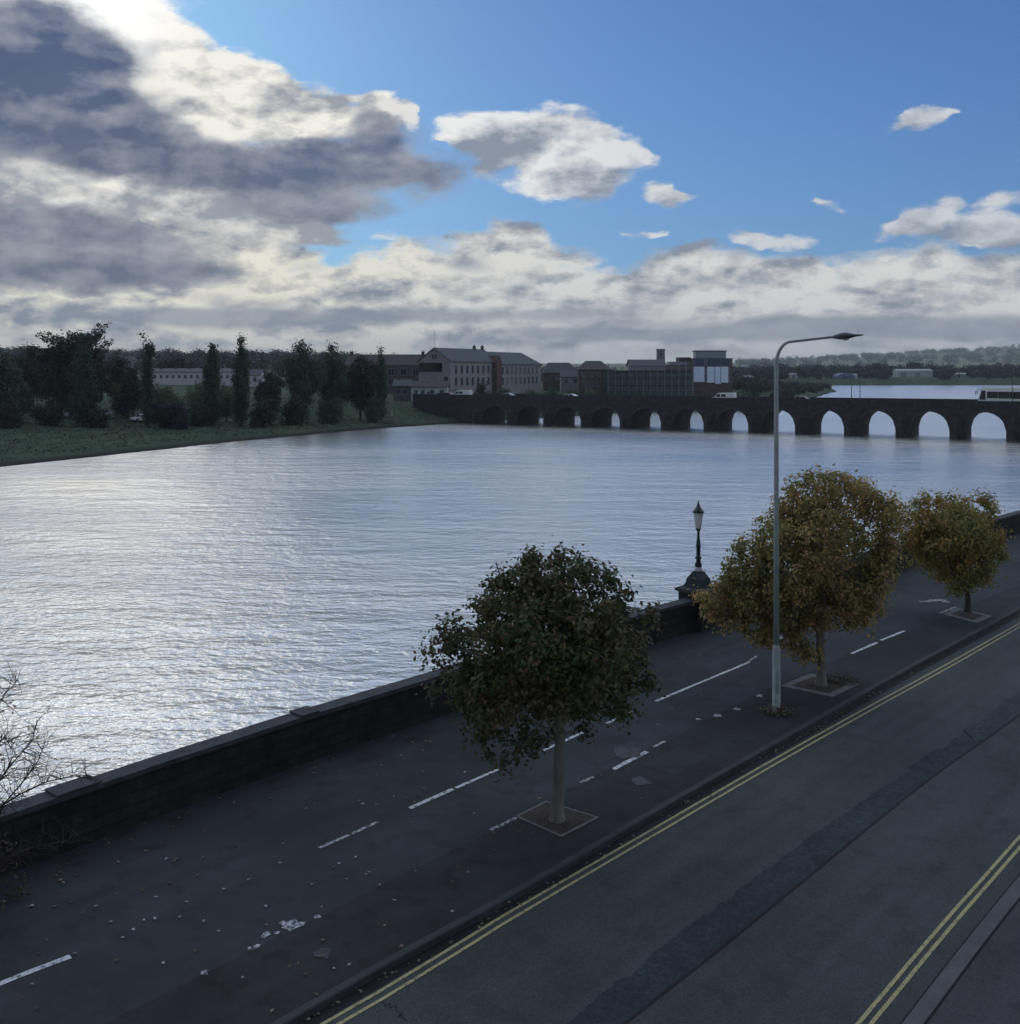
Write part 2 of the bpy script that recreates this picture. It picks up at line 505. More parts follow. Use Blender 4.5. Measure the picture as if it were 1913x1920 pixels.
for x, y, w_, h_ in ((1270, 1425, 1.5, 0.9), (1130, 1415, 1.2, 0.7)):
    c = G(x, y)
    T_ = Matrix.Translation((c.x, c.y, 0.0055)) @ Matrix.Rotation(0.83, 4, 'Z')
    dp.add([(-w_ / 2, -h_ / 2, 0), (w_ / 2, -h_ / 2, 0), (w_ / 2, h_ / 2, 0), (-w_ / 2, h_ / 2, 0)], [(0, 1, 2, 3)], T_)
structure(dp.build('pavement_repair', asphalt('repair_tarmac', 0.026, (0.97, 1.0, 1.1), 0.3, 0.85)))
wl = MB()
for p0, p1, w in [((-60, 1868), (132, 1794), .13), ((768, 1516), (850, 1480), .12), ((855, 1478), (935, 1443), .1), ((1018, 1408), (1095, 1373), .1),
                  ((1138, 1357), (1185, 1334), .1), ((1230, 1315), (1405, 1242), .11), ((1150, 1443), (1213, 1410), .13),
                  ((1597, 1226), (1645, 1205), .11), ((1652, 1201), (1697, 1183), .12)]:
    seg(wl, p0, p1, w)
structure(wl.build('road_marking_white', M['white']))
ww = MB()
for p0, p1, w in [((597, 1591), (655, 1566), .09), ((660, 1564), (710, 1541), .09), ((920, 1557), (968, 1534), .09), ((1088, 1468), (1113, 1457), .1), ((1226, 1401), (1247, 1390), .09),
                  ((1400, 1243), (1420, 1230), .08), ((1762, 1150), (1793, 1138), .12)]:
    seg(ww, p0, p1, w)
SPLATS = [0]
def splat(mb, x, y, r, k=9, z=0.008, sx=1.0):
    c = G(x, y)
    SPLATS[0] += 1; z += 0.0003 * SPLATS[0]
    vs = [(c.x, c.y, z)]
    for i in range(k):
        a = 2 * math.pi * i / k
        q = r * random.uniform(0.55, 1.25)
        vs.append((c.x + q * sx * math.cos(a), c.y + q * math.sin(a) * 1.2, z))
    mb.add(vs, [(0, 1 + i, 1 + (i + 1) % k) for i in range(k)])
for x, y, r in [(545, 1737, .16), (566, 1733, .07), (530, 1731, .06), (595, 1720, .06), (498, 1754, .07), (482, 1775, .07), (470, 1780, .05), (518, 1750, .05), (384, 1824, .07),
                (1740, 1128, .2), (1755, 1126, .22), (1768, 1126, .2), (1774, 1129, .16), (1728, 1128, .14), (1346, 1342, .14), (1382, 1330, .1), (1310, 1350, .08), (1425, 1305, .12)]:
    splat(ww, x, y, r)
structure(ww.build('road_marking_worn', M['whiteworn']))
fp = MB()
for x, y, r in [(608, 1787, .14), (612, 1788, .09), (1203, 1465, .22), (1180, 1412, .35)]:
    splat(fp, x, y, r, 12, 0.006)
structure(fp.build('pavement_patch', surf('pale_tar_patch', [(0.35, (0.04, 0.04, 0.043)), (0.7, (0.075, 0.075, 0.08))], 0.9, 5)))

# ------------------------------------------------------------------ river wall
rw = thing('river_wall', 'long low shade-darkened stone parapet wall with pale coping between promenade and river', 'wall')
def wall_mesh(front, thick, z0, z1, lip=0.0):
    a = offset_poly(front, lip); b = offset_poly(front, -thick - lip)
    n = len(a)
    mb = MB()
    vs = [(x, y, z0) for x, y in a] + [(x, y, z1) for x, y in a] + [(x, y, z1) for x, y in b] + [(x, y, z0) for x, y in b]
    fs = []
    for i in range(n - 1):
        for k in range(4):
            k2 = (k + 1) % 4
            fs.append((k * n + i, k2 * n + i, k2 * n + i + 1, k * n + i + 1))
    fs += [(0, n, 2 * n, 3 * n), (n - 1, 4 * n - 1, 3 * n - 1, 2 * n - 1)]
    return mb.add(vs, fs)
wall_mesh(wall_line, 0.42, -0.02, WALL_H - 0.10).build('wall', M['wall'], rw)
# coping in stones of about 1.3 m, each a little out of line
cp = MB()
s = np.concatenate([[0], np.cumsum(np.linalg.norm(np.diff(wall_line, axis=0), axis=1))])
dense = np.stack([np.interp(np.arange(0, s[-1], 0.1), s, wall_line[:, i]) for i in (0, 1)], 1)
i = 0
while i < len(dense) - 14:
    L_ = random.randint(10, 15)
    j = min(i + L_, len(dense) - 1)
    d = random.uniform(-.006, .006)
    pc_ = dense[i:j + 1]
    pc_ = np.stack([np.interp(np.linspace(0, len(pc_) - 1, 4), np.arange(len(pc_)), pc_[:, k_]) for k_ in (0, 1)], 1)
    t = wall_mesh(offset_poly(pc_, d), 0.42, WALL_H - 0.10, WALL_H + random.uniform(-.004, .005), 0.02)
    cp.add(t.v, t.f)
    i = j
cp.build('coping', M['coping'], rw)
def on_wall(x):
    """point of the wall's front line seen in photo column x"""
    k = (x - XC) / F
    i = int(np.argmin(np.abs(dense[:, 0] - k * dense[:, 1]) + (dense[:, 1] < 5) * 99))
    t = dense[min(i + 3, len(dense) - 1)] - dense[max(i - 3, 0)]
    return dense[i], math.atan2(t[1], t[0])
for px, w_, hgt in ((148, 0.9, 0.05), (580, 0.5, 0.05)):
    (wx, wy), ang = on_wall(px)
    T = Matrix.Translation((wx, wy, 0)) @ Matrix.Rotation(ang, 4, 'Z')
    pb = MB().box(-w_ / 2, w_ / 2, -0.03, 0.47, WALL_H + 0.012, WALL_H + hgt, T)
    pb.build('pier_cap', M['coping'], rw)
# quay face down to the river bed
structure(wall_mesh(offset_poly(wall_line, -0.25), 0.6, -5.5, -0.03).build('quay_face', M['quay']))

# ------------------------------------------------------------------ leaves and trees
def leaf_quads(centres, normals, length, width, rng):
    n = len(centres)
    nr = normals / np.maximum(np.linalg.norm(normals, axis=1), 1e-6)[:, None]
    rnd = rng.normal(size=(n, 3))
    u = np.cross(nr, rnd); u /= np.maximum(np.linalg.norm(u, axis=1), 1e-6)[:, None]
    w = np.cross(nr, u)
    l = (length * rng.uniform(0.7, 1.3, n))[:, None] / 2
    b = (width * rng.uniform(0.7, 1.3, n))[:, None] / 2
    v = np.empty((n, 4, 3), np.float32)
    v[:, 0] = centres - u * l
    v[:, 1] = centres + w * b + nr * b * 0.25
    v[:, 2] = centres + u * l
    v[:, 3] = centres - w * b + nr * b * 0.25
    return v.reshape(-1, 3), np.arange(n * 4, dtype=np.int32).reshape(-1, 4)

def clumps_in(lobes, count, rng, shell=0.55):
    """clump centres spread through ellipsoids, more of them near the outside"""
    c = np.array([l[:3] for l in lobes]); r = np.array([l[3:6] for l in lobes])
    vol = r[:, 0] * r[:, 1] * r[:, 2]
    vol = vol ** 0.8
    k = rng.choice(len(lobes), count, p=vol / vol.sum())
    d = rng.normal(size=(count, 3)); d /= np.linalg.norm(d, axis=1)[:, None]
    q = rng.uniform(shell ** 3, 1, count) ** (1 / 3)
    return c[k] + d * q[:, None] * r[k], d, k

def foliage(lobes, nclump, per, spread, length, width, rng, shell=0.4, up=0.5, flat=1.0):
    cc, dd, k = clumps_in(lobes, nclump, rng, shell)
    m = rng.poisson(per, nclump)
    idx = np.repeat(np.arange(nclump), m)
    sp = spread * rng.uniform(0.6, 1.35, nclump)
    off = rng.normal(size=(len(idx), 3)) * sp[idx][:, None] * np.array([1, 1, flat])
    cen = cc[idx] + off
    nrm = off / spread * 0.6 + dd[idx] * 0.5 + np.array([0, 0, up]) + rng.normal(size=(len(idx), 3)) * 0.7
    return leaf_quads(cen, nrm, length, width, rng), cc

def limb(mb, a, b, r0, r1, rng, sag=0.12, n=5, sides=6):
    a, b = Vector(a), Vector(b)
    L_ = (b - a).length
    pts, rad = [], []
    for i in range(n + 1):
        t = i / n
        p = a.lerp(b, t) + Vector(rng.normal(0, 0.035 * L_, 3)) * (math.sin(math.pi * t)) + Vector((0, 0, sag * L_ * math.sin(math.pi * t)))
        pts.append(p); rad.append(r0 + (r1 - r0) * t)
    mb.tube(pts, rad, sides)
    return pts

def street_tree(px, py, lobes_px, trunk_r, fork_z, leaf, label, seed, nclump, per, leaf_len=0.12, group='street trees along the promenade kerb', spread=0.17, depth_k=1.0, barkm='bark', name='street_tree'):
    rng = np.random.default_rng(seed)
    base = G(px, py)
    sc = base.y / F
    root = thing(name, label, 'tree', base, 0, group)
    lobes = []
    for l in lobes_px:
        x, y, rx, ry = l[:4]
        dep = l[4] if len(l) > 4 else 0.0
        p = P(x, y, base.y + dep)
        lobes.append((p.x - base.x, p.y - base.y, p.z, rx * sc, (rx + ry) / 2 * sc * depth_k, ry * sc))
    mb = MB()
    fk = Vector((rng.normal(0, .03), 0, fork_z))
    top = Vector((np.mean([l[0] for l in lobes]) * 0.6, 0.0, max(l[2] for l in lobes) * 0.86))
    mb.tube([(0, 0, -0.1), (0.0, 0, 0.02), (0.0, 0.0, 0.18), (0.01, 0, 0.5), fk * 0.6, fk, fk.lerp(top, 0.45), top],
            [trunk_r * 1.75, trunk_r * 1.5, trunk_r * 1.15, trunk_r, trunk_r * 0.92, trunk_r * 0.85, trunk_r * 0.5, 0.012], 10)
    mb.build('trunk', M[barkm], root, True)
    lm = MB()
    (lv, lq), cc = foliage(lobes, nclump, per, spread, leaf_len, leaf_len * 0.62, rng)
    heads = []
    for l in lobes:
        t = rng.uniform(-0.1, 0.75)
        st = fk.lerp(top, max(0, t)) if t > 0 else fk + Vector((0, 0, t))
        end = Vector(l[:3])
        pts = limb(lm, st, end, trunk_r * 0.36, 0.014, rng, 0.06)
        heads.append((end, pts))
    hp = np.array([h[0] for h in heads])
    for c in cc[::2]:
        i = int(np.argmin(np.linalg.norm(hp - c, axis=1)))
        st = heads[i][1][rng.integers(2, 6)]
        limb(lm, st, c, 0.011, 0.003, rng, 0.04, 3, 4)
    lm.build('limbs', M[barkm], root, True)
    me = np_mesh('crown', lv, lq)
    link('crown', me, leaf, root)
    return root

GREEN_DARK = leafmat('dark_green_leaf', [(0.0, (0.032, 0.048, 0.02)), (0.45, (0.058, 0.078, 0.03)), (0.85, (0.09, 0.105, 0.04)), (0.96, (0.14, 0.09, 0.04)), (1.0, (0.18, 0.08, 0.045))], 0.3,
                     patch=[(0.0, (0.055, 0.065, 0.027)), (0.6, (0.10, 0.085, 0.036)), (1.0, (0.15, 0.08, 0.045))], pscale=0.7)
GOLD = leafmat('golden_leaf', [(0.0, (0.16, 0.17, 0.08)), (0.4, (0.33, 0.27, 0.11)), (0.75, (0.52, 0.36, 0.13)), (1.0, (0.64, 0.42, 0.17))], 0.55,
               patch=[(0.0, (0.09, 0.13, 0.05)), (0.5, (0.20, 0.20, 0.07)), (1.0, (0.46, 0.32, 0.10))], pscale=0.75)
OLIVE = leafmat('olive_leaf', [(0.0, (0.09, 0.13, 0.05)), (0.5, (0.21, 0.22, 0.075)), (1.0, (0.44, 0.35, 0.10))], 0.5,
                patch=[(0.0, (0.19, 0.15, 0.05)), (0.6, (0.36, 0.25, 0.07)), (1.0, (0.48, 0.30, 0.075))], pscale=0.8)

street_tree(1045, 1541,
    [(1020, 1105, 95, 75, 0), (950, 1140, 80, 65, -.5), (930, 1160, 70, 70, .6), (1105, 1120, 80, 62, .4), (1165, 1155, 60, 50, -.2), (1195, 1140, 30, 24, .1), (870, 1215, 75, 55, .3), (1000, 1190, 110, 80, -.9),
     (1090, 1210, 105, 80, -1.1), (1040, 1210, 110, 85, 1.1), (1165, 1235, 66, 66, .4), (1205, 1215, 26, 30, .2), (1190, 1300, 38, 32, .1), (850, 1290, 48, 34, -.2), (900, 1290, 75, 58, .5), (960, 1290, 95, 62, -.9),
     (1060, 1285, 105, 62, -.9), (1150, 1305, 62, 40, -.3), (1060, 1290, 100, 58, 1.0), (925, 1360, 48, 42, -.2), (940, 1400, 42, 34, 0), (985, 1385, 48, 34, .2), (985, 1072, 60, 34, .2), (1060, 1064, 55, 32, -.2), (1120, 1085, 45, 30, .1), (1130, 1320, 45, 26, .5),
     (812, 1228, 26, 22, .1), (845, 1165, 30, 26, 0), (905, 1090, 28, 26, .1), (930, 1055, 18, 16, 0), (945, 1440, 16, 18, 0), (1085, 1365, 20, 16, .1)],
    0.125, 1.75, GREEN_DARK, 'rounded dark green street tree with rusty leaf edges, largest and nearest along the kerb', 3, 500, 58, leaf_len=0.115, spread=0.125)
street_tree(1540, 1287,
    [(1555, 920, 55, 38, 0), (1562, 886, 22, 18, .1), (1505, 935, 48, 40, -.3), (1490, 970, 40, 30, .2), (1615, 940, 58, 40, .2), (1655, 965, 40, 44, 0), (1662, 1020, 30, 40, .2), (1530, 1010, 90, 55, -.8), (1540, 1020, 90, 60, 1.0), (1455, 1005, 42, 36, .2), (1415, 1035, 42, 36, -.1),
     (1625, 1055, 50, 62, .3), (1615, 1110, 48, 50, -.2), (1480, 1080, 75, 55, -.8), (1395, 1085, 50, 40, 0), (1360, 1125, 46, 38, .2), (1332, 1120, 30, 26, .1), (1350, 1160, 34, 24, -.1), (1365, 1095, 30, 26, -.2), (1325, 1150, 20, 16, 0), (1385, 1060, 30, 30, .1), (1430, 1140, 68, 46, -.5), (1545, 1110, 80, 60, .9), (1545, 1120, 70, 50, -.7),
     (1610, 1130, 42, 44, .1), (1395, 1175, 44, 26, -.1), (1450, 1190, 48, 26, .1), (1515, 1185, 38, 38, -.2), (1500, 1220, 30, 20, 0), (1470, 1130, 70, 50, .9), (1590, 1165, 26, 18, .2), (1675, 965, 22, 22, .1)],
    0.135, 1.7, GOLD, 'spreading golden brown street tree right behind the tall steel lamp post', 5, 620, 66, spread=0.14, leaf_len=0.125)
street_tree(1815, 1149,
    [(1755, 950, 46, 30, 0), (1825, 950, 44, 30, .2), (1715, 975, 32, 34, .1), (1785, 995, 68, 46, -.9), (1800, 1000, 66, 48, .9), (1852, 1000, 30, 40, 0), (1735, 1030, 45, 38, .2), (1815, 1045, 55, 40, -.5),
     (1858, 1045, 24, 32, .1), (1790, 1085, 38, 24, 0), (1835, 1085, 24, 18, .1), (1705, 1010, 24, 26, .1), (1870, 955, 14, 16, 0), (1770, 1055, 45, 36, .7)],
    0.1, 1.35, OLIVE, 'smallest street tree, olive crown on a thin dark trunk, farthest along the kerb', 8, 400, 60, spread=0.14, leaf_len=0.125, barkm='bark_dark')

# pits at the feet of the trees
def pit(label, quad, frame_w, soil_m, edge_m):
    pts = [G(x, y) for x, y in quad]
    c = sum(pts, Vector()) / 4
    root = thing('tree_pit', label, 'tree pit', c, 0, 'paved pits at the feet of the trees')
    inner = [p.lerp(c, frame_w) for p in pts]
    mb = MB()
    vs = []
    for p in pts + inner:
        vs.append(p - c + Vector((0, 0, 0.022)))
    for p in pts + inner:
        vs.append(p - c + Vector((0, 0, -0.05)))
    fs = [(i, (i + 1) % 4, 4 + (i + 1) % 4, 4 + i) for i in range(4)] + [(i, 8 + i, 8 + (i + 1) % 4, (i + 1) % 4) for i in range(4)] + [(4 + i, 4 + (i + 1) % 4, 12 + (i + 1) % 4, 12 + i) for i in range(4)]
    mb.add(vs, fs).build('edging', edge_m, root)
    k = 10
    grid = []
    for a in range(k + 1):
        for b in range(k + 1):
            p = inner[0].lerp(inner[1], a / k).lerp(inner[3].lerp(inner[2], a / k), b / k) - c
            e = 4 * (a / k) * (1 - a / k) * 4 * (b / k) * (1 - b / k)
            grid.append((p.x, p.y, 0.014 + 0.05 * e + random.uniform(-.006, .01) * e))
    MB().add(grid, [(a * (k + 1) + b, a * (k + 1) + b + 1, (a + 1) * (k + 1) + b + 1, (a + 1) * (k + 1) + b) for a in range(k) for b in range(k)]).build('soil', soil_m, root, True)
    return root
pit('square soil pit with thin stone edging under the largest dark green tree', [(966, 1532), (1024, 1503), (1124, 1534), (1053, 1571)], 0.09, M['soil'], M['edging'])
pit('pale slab pit under the golden tree, beside the steel lamp post', [(1463, 1287), (1520, 1264), (1612, 1284), (1560, 1308)], 0.28, M['soil'], M['slab'])
pit('pale slab pit under the smallest, farthest street tree', [(1767, 1152), (1795, 1140), (1862, 1156), (1832, 1169)], 0.35, M['soil'], M['slab'])

# ------------------------------------------------------------------ tall steel street lamp
base = G(1456, 1336)
sl = thing('street_lamp', 'tall pale galvanised steel street lamp with curved arm reaching over the road', 'street lamp', base)
MB().lathe([(0.135, 0.0), (0.135, 0.03), (0.108, 0.05), (0.106, 1.72), (0.085, 1.80), (0.08, 1.82)], 18).build('base_column', M['galv'], sl, True)
MB().box(-0.045, 0.045, -0.113, -0.10, 0.55, 1.15).build('access_door', M['galv'], sl)
ad = Vector((0.735, -0.678, 0))
pts = [Vector((0, 0, 1.82)), Vector((0, 0, 5.5)), Vector((0, 0, 9.35))]
rad = [0.078, 0.068, 0.056]
for k in range(1, 9):
    a = k / 8 * R(84)
    pts.append(Vector((0, 0, 9.35)) + ad * (0.42 * (1 - math.cos(a))) + Vector((0, 0, 0.62 * math.sin(a))))
    rad.append(0.052 - 0.002 * k)
e = pts[-1]
MB().tube(pts, rad, 14).build('post', M['galv'], sl, True)
MB().tube([e - ad * 0.02, e + ad * 0.6 + Vector((0, 0, 0.055)), e + ad * 1.25 + Vector((0, 0, 0.11))], [0.037, 0.033, 0.03], 10).build('arm', M['arm_steel'], sl, True)
T = Matrix.Translation(e + ad * 1.2 + Vector((0, 0, 0.10))) @ Matrix.Rotation(math.atan2(ad.y, ad.x), 4, 'Z') @ Matrix.Rotation(R(-3), 4, 'Y')
hb = MB()
secs = [(0.0, 0.035, 0.035), (0.1, 0.07, 0.06), (0.22, 0.11, 0.095), (0.38, 0.125, 0.10), (0.5, 0.11, 0.07), (0.64, 0.085, 0.035), (0.80, 0.05, 0.022), (0.83, 0.03, 0.015)]
vs = []; K = 12
for x, wy, hz in secs:
    for k in range(K):
        a = 2 * math.pi * k / K
        zz = math.sin(a) * hz
        vs.append((x, math.cos(a) * wy, zz * (0.8 if zz < 0 else 1)))
fs = [(i * K + k, i * K + (k + 1) % K, (i + 1) * K + (k + 1) % K, (i + 1) * K + k) for i in range(len(secs) - 1) for k in range(K)]
fs += [tuple(reversed(range(K))), tuple(range((len(secs) - 1) * K, len(secs) * K))]
hb.add(vs, fs, T).build('lamp_head', M['dark_steel'], sl, True)
MB().lathe([(0.10, 0), (0.085, -0.025), (0.03, -0.04)], 14, T @ Matrix.Translation((0.36, 0, -0.068))).build('lens', M['lens'], sl, True)
nb = MB().box(0.06, 0.15, -0.085, -0.08, 2.0, 2.09)
nb.build('notice', plain('white_notice', (0.55, 0.56, 0.55)), sl)
# weeds and dead leaves at its foot
(lv, lq), _ = foliage([(-0.1, -0.05, 0.06, 0.42, 0.3, 0.07), (0.15, -0.1, 0.05, 0.25, 0.2, 0.06)], 70, 9, 0.07, 0.09, 0.035, np.random.default_rng(4), up=0.8)
DEAD = leafmat('dead_weed', [(0.0, (0.05, 0.035, 0.02)), (0.5, (0.12, 0.085, 0.05)), (1.0, (0.22, 0.16, 0.09))], 0.2)
tag(link('weeds', np_mesh('weeds', lv, lq), DEAD, None, base), 'brown dead weeds and leaves around the foot of the steel lamp post', 'weeds', kind='stuff')
gp = G(1575, 1280)
(lv, lq), _ = foliage([(0, 0, 0.05, 0.6, 0.35, 0.08)], 90, 10, 0.08, 0.09, 0.03, np.random.default_rng(41), up=0.8)
GRASSY = leafmat('pit_grass', [(0.0, (0.03, 0.04, 0.015)), (0.6, (0.07, 0.075, 0.025)), (1.0, (0.13, 0.10, 0.04))], 0.2)
tag(link('weeds', np_mesh('weeds', lv, lq), GRASSY, None, gp), 'olive weeds and fallen leaves in the pit of the golden tree', 'weeds', kind='stuff')

# ------------------------------------------------------------------ old lantern on the wall
(wx, wy), ang = on_wall(1322)
nrm = Vector((math.sin(ang), -math.cos(ang), 0))
lc = Vector((wx, wy, 0)) - nrm * 0.26
T0 = Matrix.Rotation(ang, 4, 'Z')
lp = thing('lamp_pedestal', 'square stone pedestal with projecting cap, built into the river wall under the old lantern', 'pedestal', lc)
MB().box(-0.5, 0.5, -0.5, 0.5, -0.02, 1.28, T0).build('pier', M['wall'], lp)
pc = MB(); pc.frustum(-0.52, 0.52, -0.52, 0.52, 1.28, 1.33, -0.06, T0); pc.box(-0.6, 0.6, -0.6, 0.6, 1.33, 1.41, T0); pc.frustum(-0.58, 0.58, -0.58, 0.58, 1.41, 1.46, 0.08, T0)
pc.build('cap', M['coping'], lp)
ol = thing('lantern', 'ornate Victorian cast iron lantern with glass globe on the river wall pedestal', 'lantern', lc + Vector((0, 0, 1.46)))
pl = MB()
pl.frustum(-0.38, 0.38, -0.38, 0.38, 0.0, 0.08, 0.02, T0)
pl.frustum(-0.34, 0.34, -0.34, 0.34, 0.08, 0.30, 0.05, T0)
pl.frustum(-0.29, 0.29, -0.29, 0.29, 0.30, 0.46, 0.10, T0)
pl.frustum(-0.19, 0.19, -0.19, 0.19, 0.46, 0.54, 0.04, T0)
pl.build('plinth', M['iron'], ol)
MB().lathe([(0.14, 0.54), (0.16, 0.58), (0.13, 0.64), (0.115, 0.70)], 12).build('pale_lump', M['pale_grey'], ol, True)  # pale lump in place of unidentified white matter on the lantern
MB().lathe([(0.10, 0.70), (0.13, 0.74), (0.13, 0.80), (0.085, 0.86), (0.08, 0.98), (0.125, 1.0), (0.125, 1.03), (0.078, 1.06), (0.07, 1.40), (0.10, 1.42), (0.10, 1.45), (0.075, 1.48), (0.07, 1.62), (0.05, 1.70),
            (0.042, 1.95), (0.075, 2.03), (0.10, 2.06), (0.10, 2.08)], 14).build('post', M['iron'], ol, True)
lg = MB().lathe([(0.088, 2.08), (0.12, 2.30), (0.165, 2.63)], 8)
lg.build('lantern_glass', M['opal'], ol)
lf = MB()
for k in range(8):
    a = 2 * math.pi * k / 8
    lf.tube([(0.091 * math.cos(a), 0.091 * math.sin(a), 2.08), (0.168 * math.cos(a), 0.168 * math.sin(a), 2.63)], 0.006, 4)
lf.build('glazing_bars', M['iron_black'], ol)
MB().lathe([(0.205, 2.63), (0.215, 2.66), (0.19, 2.71), (0.12, 2.78), (0.075, 2.86), (0.05, 2.90), (0.055, 2.93), (0.03, 2.97), (0.02, 3.05), (0.004, 3.08)], 16).build('lantern_cap', M['iron_black'], ol, True)

# ------------------------------------------------------------------ fallen leaves on the promenade
lv_, lq_ = [], []
cen = []
rng = np.random.default_rng(77)
for i in range(420):           # along the foot of the wall
    k = rng.integers(8, 52)
    p = wall_line[k] + (wall_line[k + 1] - wall_line[k]) * rng.random()
    q = kerb_line[min(k + 4, 89)]
    d = rng.exponential(0.10)
    if d > 0.8: continue
    cen.append(p + (q - p) * d)
for i in range(90):
    x, y = rng.uniform(-50, 1250), rng.uniform(1380, 1900)
    if y > 1930 - 0.42 * x + 0 and x < 600 and rng.random() < .3: continue
    g = G(x, y)
    cen.append((g.x, g.y))
cen = [c for c in cen if np.min(np.linalg.norm(kerb_line - c, axis=1)) > 0.1 and ((kerb_line - c)[np.argmin(np.linalg.norm(kerb_line - c, axis=1))][0] > 0)]
for i in range(240):           # in the gutter
    k = rng.integers(5, 50)
    of_ = offset_poly(kerb_line, abs(rng.normal(0.03, 0.1)) + 0.02)
    cen.append(tuple(of_[k] + (of_[k + 1] - of_[k]) * rng.random()) + (1,))
c3 = np.array([(c[0], c[1], (ROAD_Z if len(c) == 3 else 0) + 0.02) for c in cen])
nn = np.tile(np.array([0, 0, 1.0]), (len(c3), 1)) + rng.normal(size=(len(c3), 3)) * 0.15
v1, q1 = leaf_quads(c3, nn, 0.075, 0.055, rng)
bright = [(180, 1701), (270, 1727), (337, 1721), (382, 1729), (410, 1748), (306, 1808), (650, 1650), (692, 1637), (455, 1835), (655, 1811), (878, 1637), (293, 1684), (420, 1669), (498, 1701), (740, 1690), (780, 1635),
          (290, 1724), (350, 1693), (384, 1825), (636, 1621), (667, 1609), (712, 1661), (848, 1711), (466, 1651), (312, 1612), (230, 1760), (250, 1745), (140, 1790), (60, 1700), (585, 1660), (525, 1620), (1260, 1330), (1233, 1360)]
cb = np.array([tuple(G(x, y))[:2] + (0.022,) for x, y in bright])
v2, q2 = leaf_quads(cb, np.tile(np.array([0, 0, 1.0]), (len(cb), 1)) + rng.normal(size=(len(cb), 3)) * 0.1, 0.08, 0.055, rng)
LITTER = leafmat('fallen_leaf', [(0.0, (0.05, 0.035, 0.022)), (0.5, (0.11, 0.08, 0.05)), (0.85, (0.2, 0.16, 0.11)), (1.0, (0.32, 0.29, 0.25))], 0.1)
LIT_LEAF = leafmat('lit_fallen_leaf', [(0.0, (0.13, 0.125, 0.115)), (1.0, (0.34, 0.33, 0.31))], 0.05)  # leaf colour paled to stand for leaves catching the light
me = np_mesh('fallen_leaves', np.vstack([v1, v2]), np.vstack([q1, q2 + len(v1)]))
lo = link('fallen_leaves', me, LITTER)
me.materials.append(LIT_LEAF)
mi = np.zeros(len(q1) + len(q2), np.int32); mi[len(q1):] = 1
me.polygons.foreach_set('material_index', mi)
tag(lo, 'small fallen leaves scattered over the promenade and gutter', 'fallen leaves', kind='stuff')

# ------------------------------------------------------------------ bare shrub at the left edge
def bare_shrub():
    rng = np.random.default_rng(21)
    b0 = G(-25, 1690)
    root = thing('shrub', 'sparse, nearly leafless twiggy shrub leaning over the river wall at the left edge', 'shrub', b0)
    st = MB(); leaves = []
    sc = b0.y / F
    def loc(x, y, dep=0.0):
        return P(x, y, b0.y + dep) - b0
    mains = [[(-25, 1690), (-30, 1600), (-10, 1520), (40, 1488), (90, 1465), (140, 1455), (172, 1461)],
             [(-30, 1690), (-40, 1580), (-30, 1480), (-5, 1400), (8, 1380), (25, 1410)],
             [(-25, 1690), (-20, 1590), (5, 1510), (40, 1470), (70, 1430), (85, 1390)],
             [(-35, 1690), (-50, 1560), (-40, 1440), (-20, 1350), (10, 1300), (35, 1275)],
             [(-25, 1690), (-10, 1640), (10, 1610), (60, 1590), (130, 1575), (140, 1545)],
             [(-30, 1690), (-25, 1560), (-5, 1470), (15, 1440), (60, 1390), (70, 1350)]]
    for mi_, m_ in enumerate(mains):
        dep = rng.uniform(-0.3, 0.1)
        pts = [loc(x, y, dep * i / 3) for i, (x, y) in enumerate(m_)]
        rr = np.linspace(0.022, 0.006, len(pts))
        st.tube(pts, list(rr), 5)
        for k in range(58):
            i = rng.integers(2, len(pts))
            t = rng.random()
            a = pts[i - 1].lerp(pts[i], t)
            d = Vector((rng.normal(0.15, 0.5), rng.normal(0, 0.4), rng.normal(0.35, 0.5))).normalized()
            L_ = rng.uniform(0.15, 0.5)
            q = limb(st, a, a + d * L_, 0.007, 0.003, rng, 0.0, 4, 4)
            for z in range(2):
                a2 = q[rng.integers(1, 4)]
                d2 = (d + Vector(rng.normal(0, 0.6, 3))).normalized()
                limb(st, a2, a2 + d2 * rng.uniform(0.08, 0.25), 0.003, 0.0012, rng, 0, 2, 3)
    st.build('stems', M['twig'], root)
    lobes = []
    for x, y, r in [(72, 1365, 12), (10, 1640, 30), (30, 1665, 16), (-10, 1600, 35), (0, 1700, 30), (5, 1420, 10), (20, 1320, 10), (60, 1370, 9)]:
        p = loc(x, y)
        lobes.append((p.x, p.y, p.z, r * sc, r * sc, r * sc))
    (lv, lq), _ = foliage(lobes, 46, 9, 0.07, 0.07, 0.035, rng)
    LM = leafmat('shrub_leaf', [(0.0, (0.03, 0.03, 0.015)), (0.6, (0.07, 0.06, 0.03)), (1.0, (0.16, 0.09, 0.04))], 0.25)
    link('leaves', np_mesh('leaves', lv, lq), LM, root)
bare_shrub()

# ------------------------------------------------------------------ terrain beyond the river
LEFT_EDGE = np.array([(-260, -40), (-140, 40), (-95, 90), (-66, 132), (-48, 176), (-30, 211), (-8, 240), (12, 262), (40, 300), (85, 350), (125, 420), (160, 510), (176, 545), (160, 575), (150, 640), (165, 722),
                      (260, 730), (365, 728), (520, 715), (900, 700), (2600, 640)], float)
RIVER = np.vstack([LEFT_EDGE, [(2600, -900), (-260, -900)]])

def inside(poly, x, y):
    c = np.zeros(x.shape, bool)
    j = len(poly) - 1
    for i in range(len(poly)):
        xi, yi = poly[i]; xj, yj = poly[j]
        t = ((yi > y) != (yj > y)) & (x < (xj - xi) * (y - yi) / (yj - yi + 1e-12) + xi)
        c ^= t
        j = i
    return c

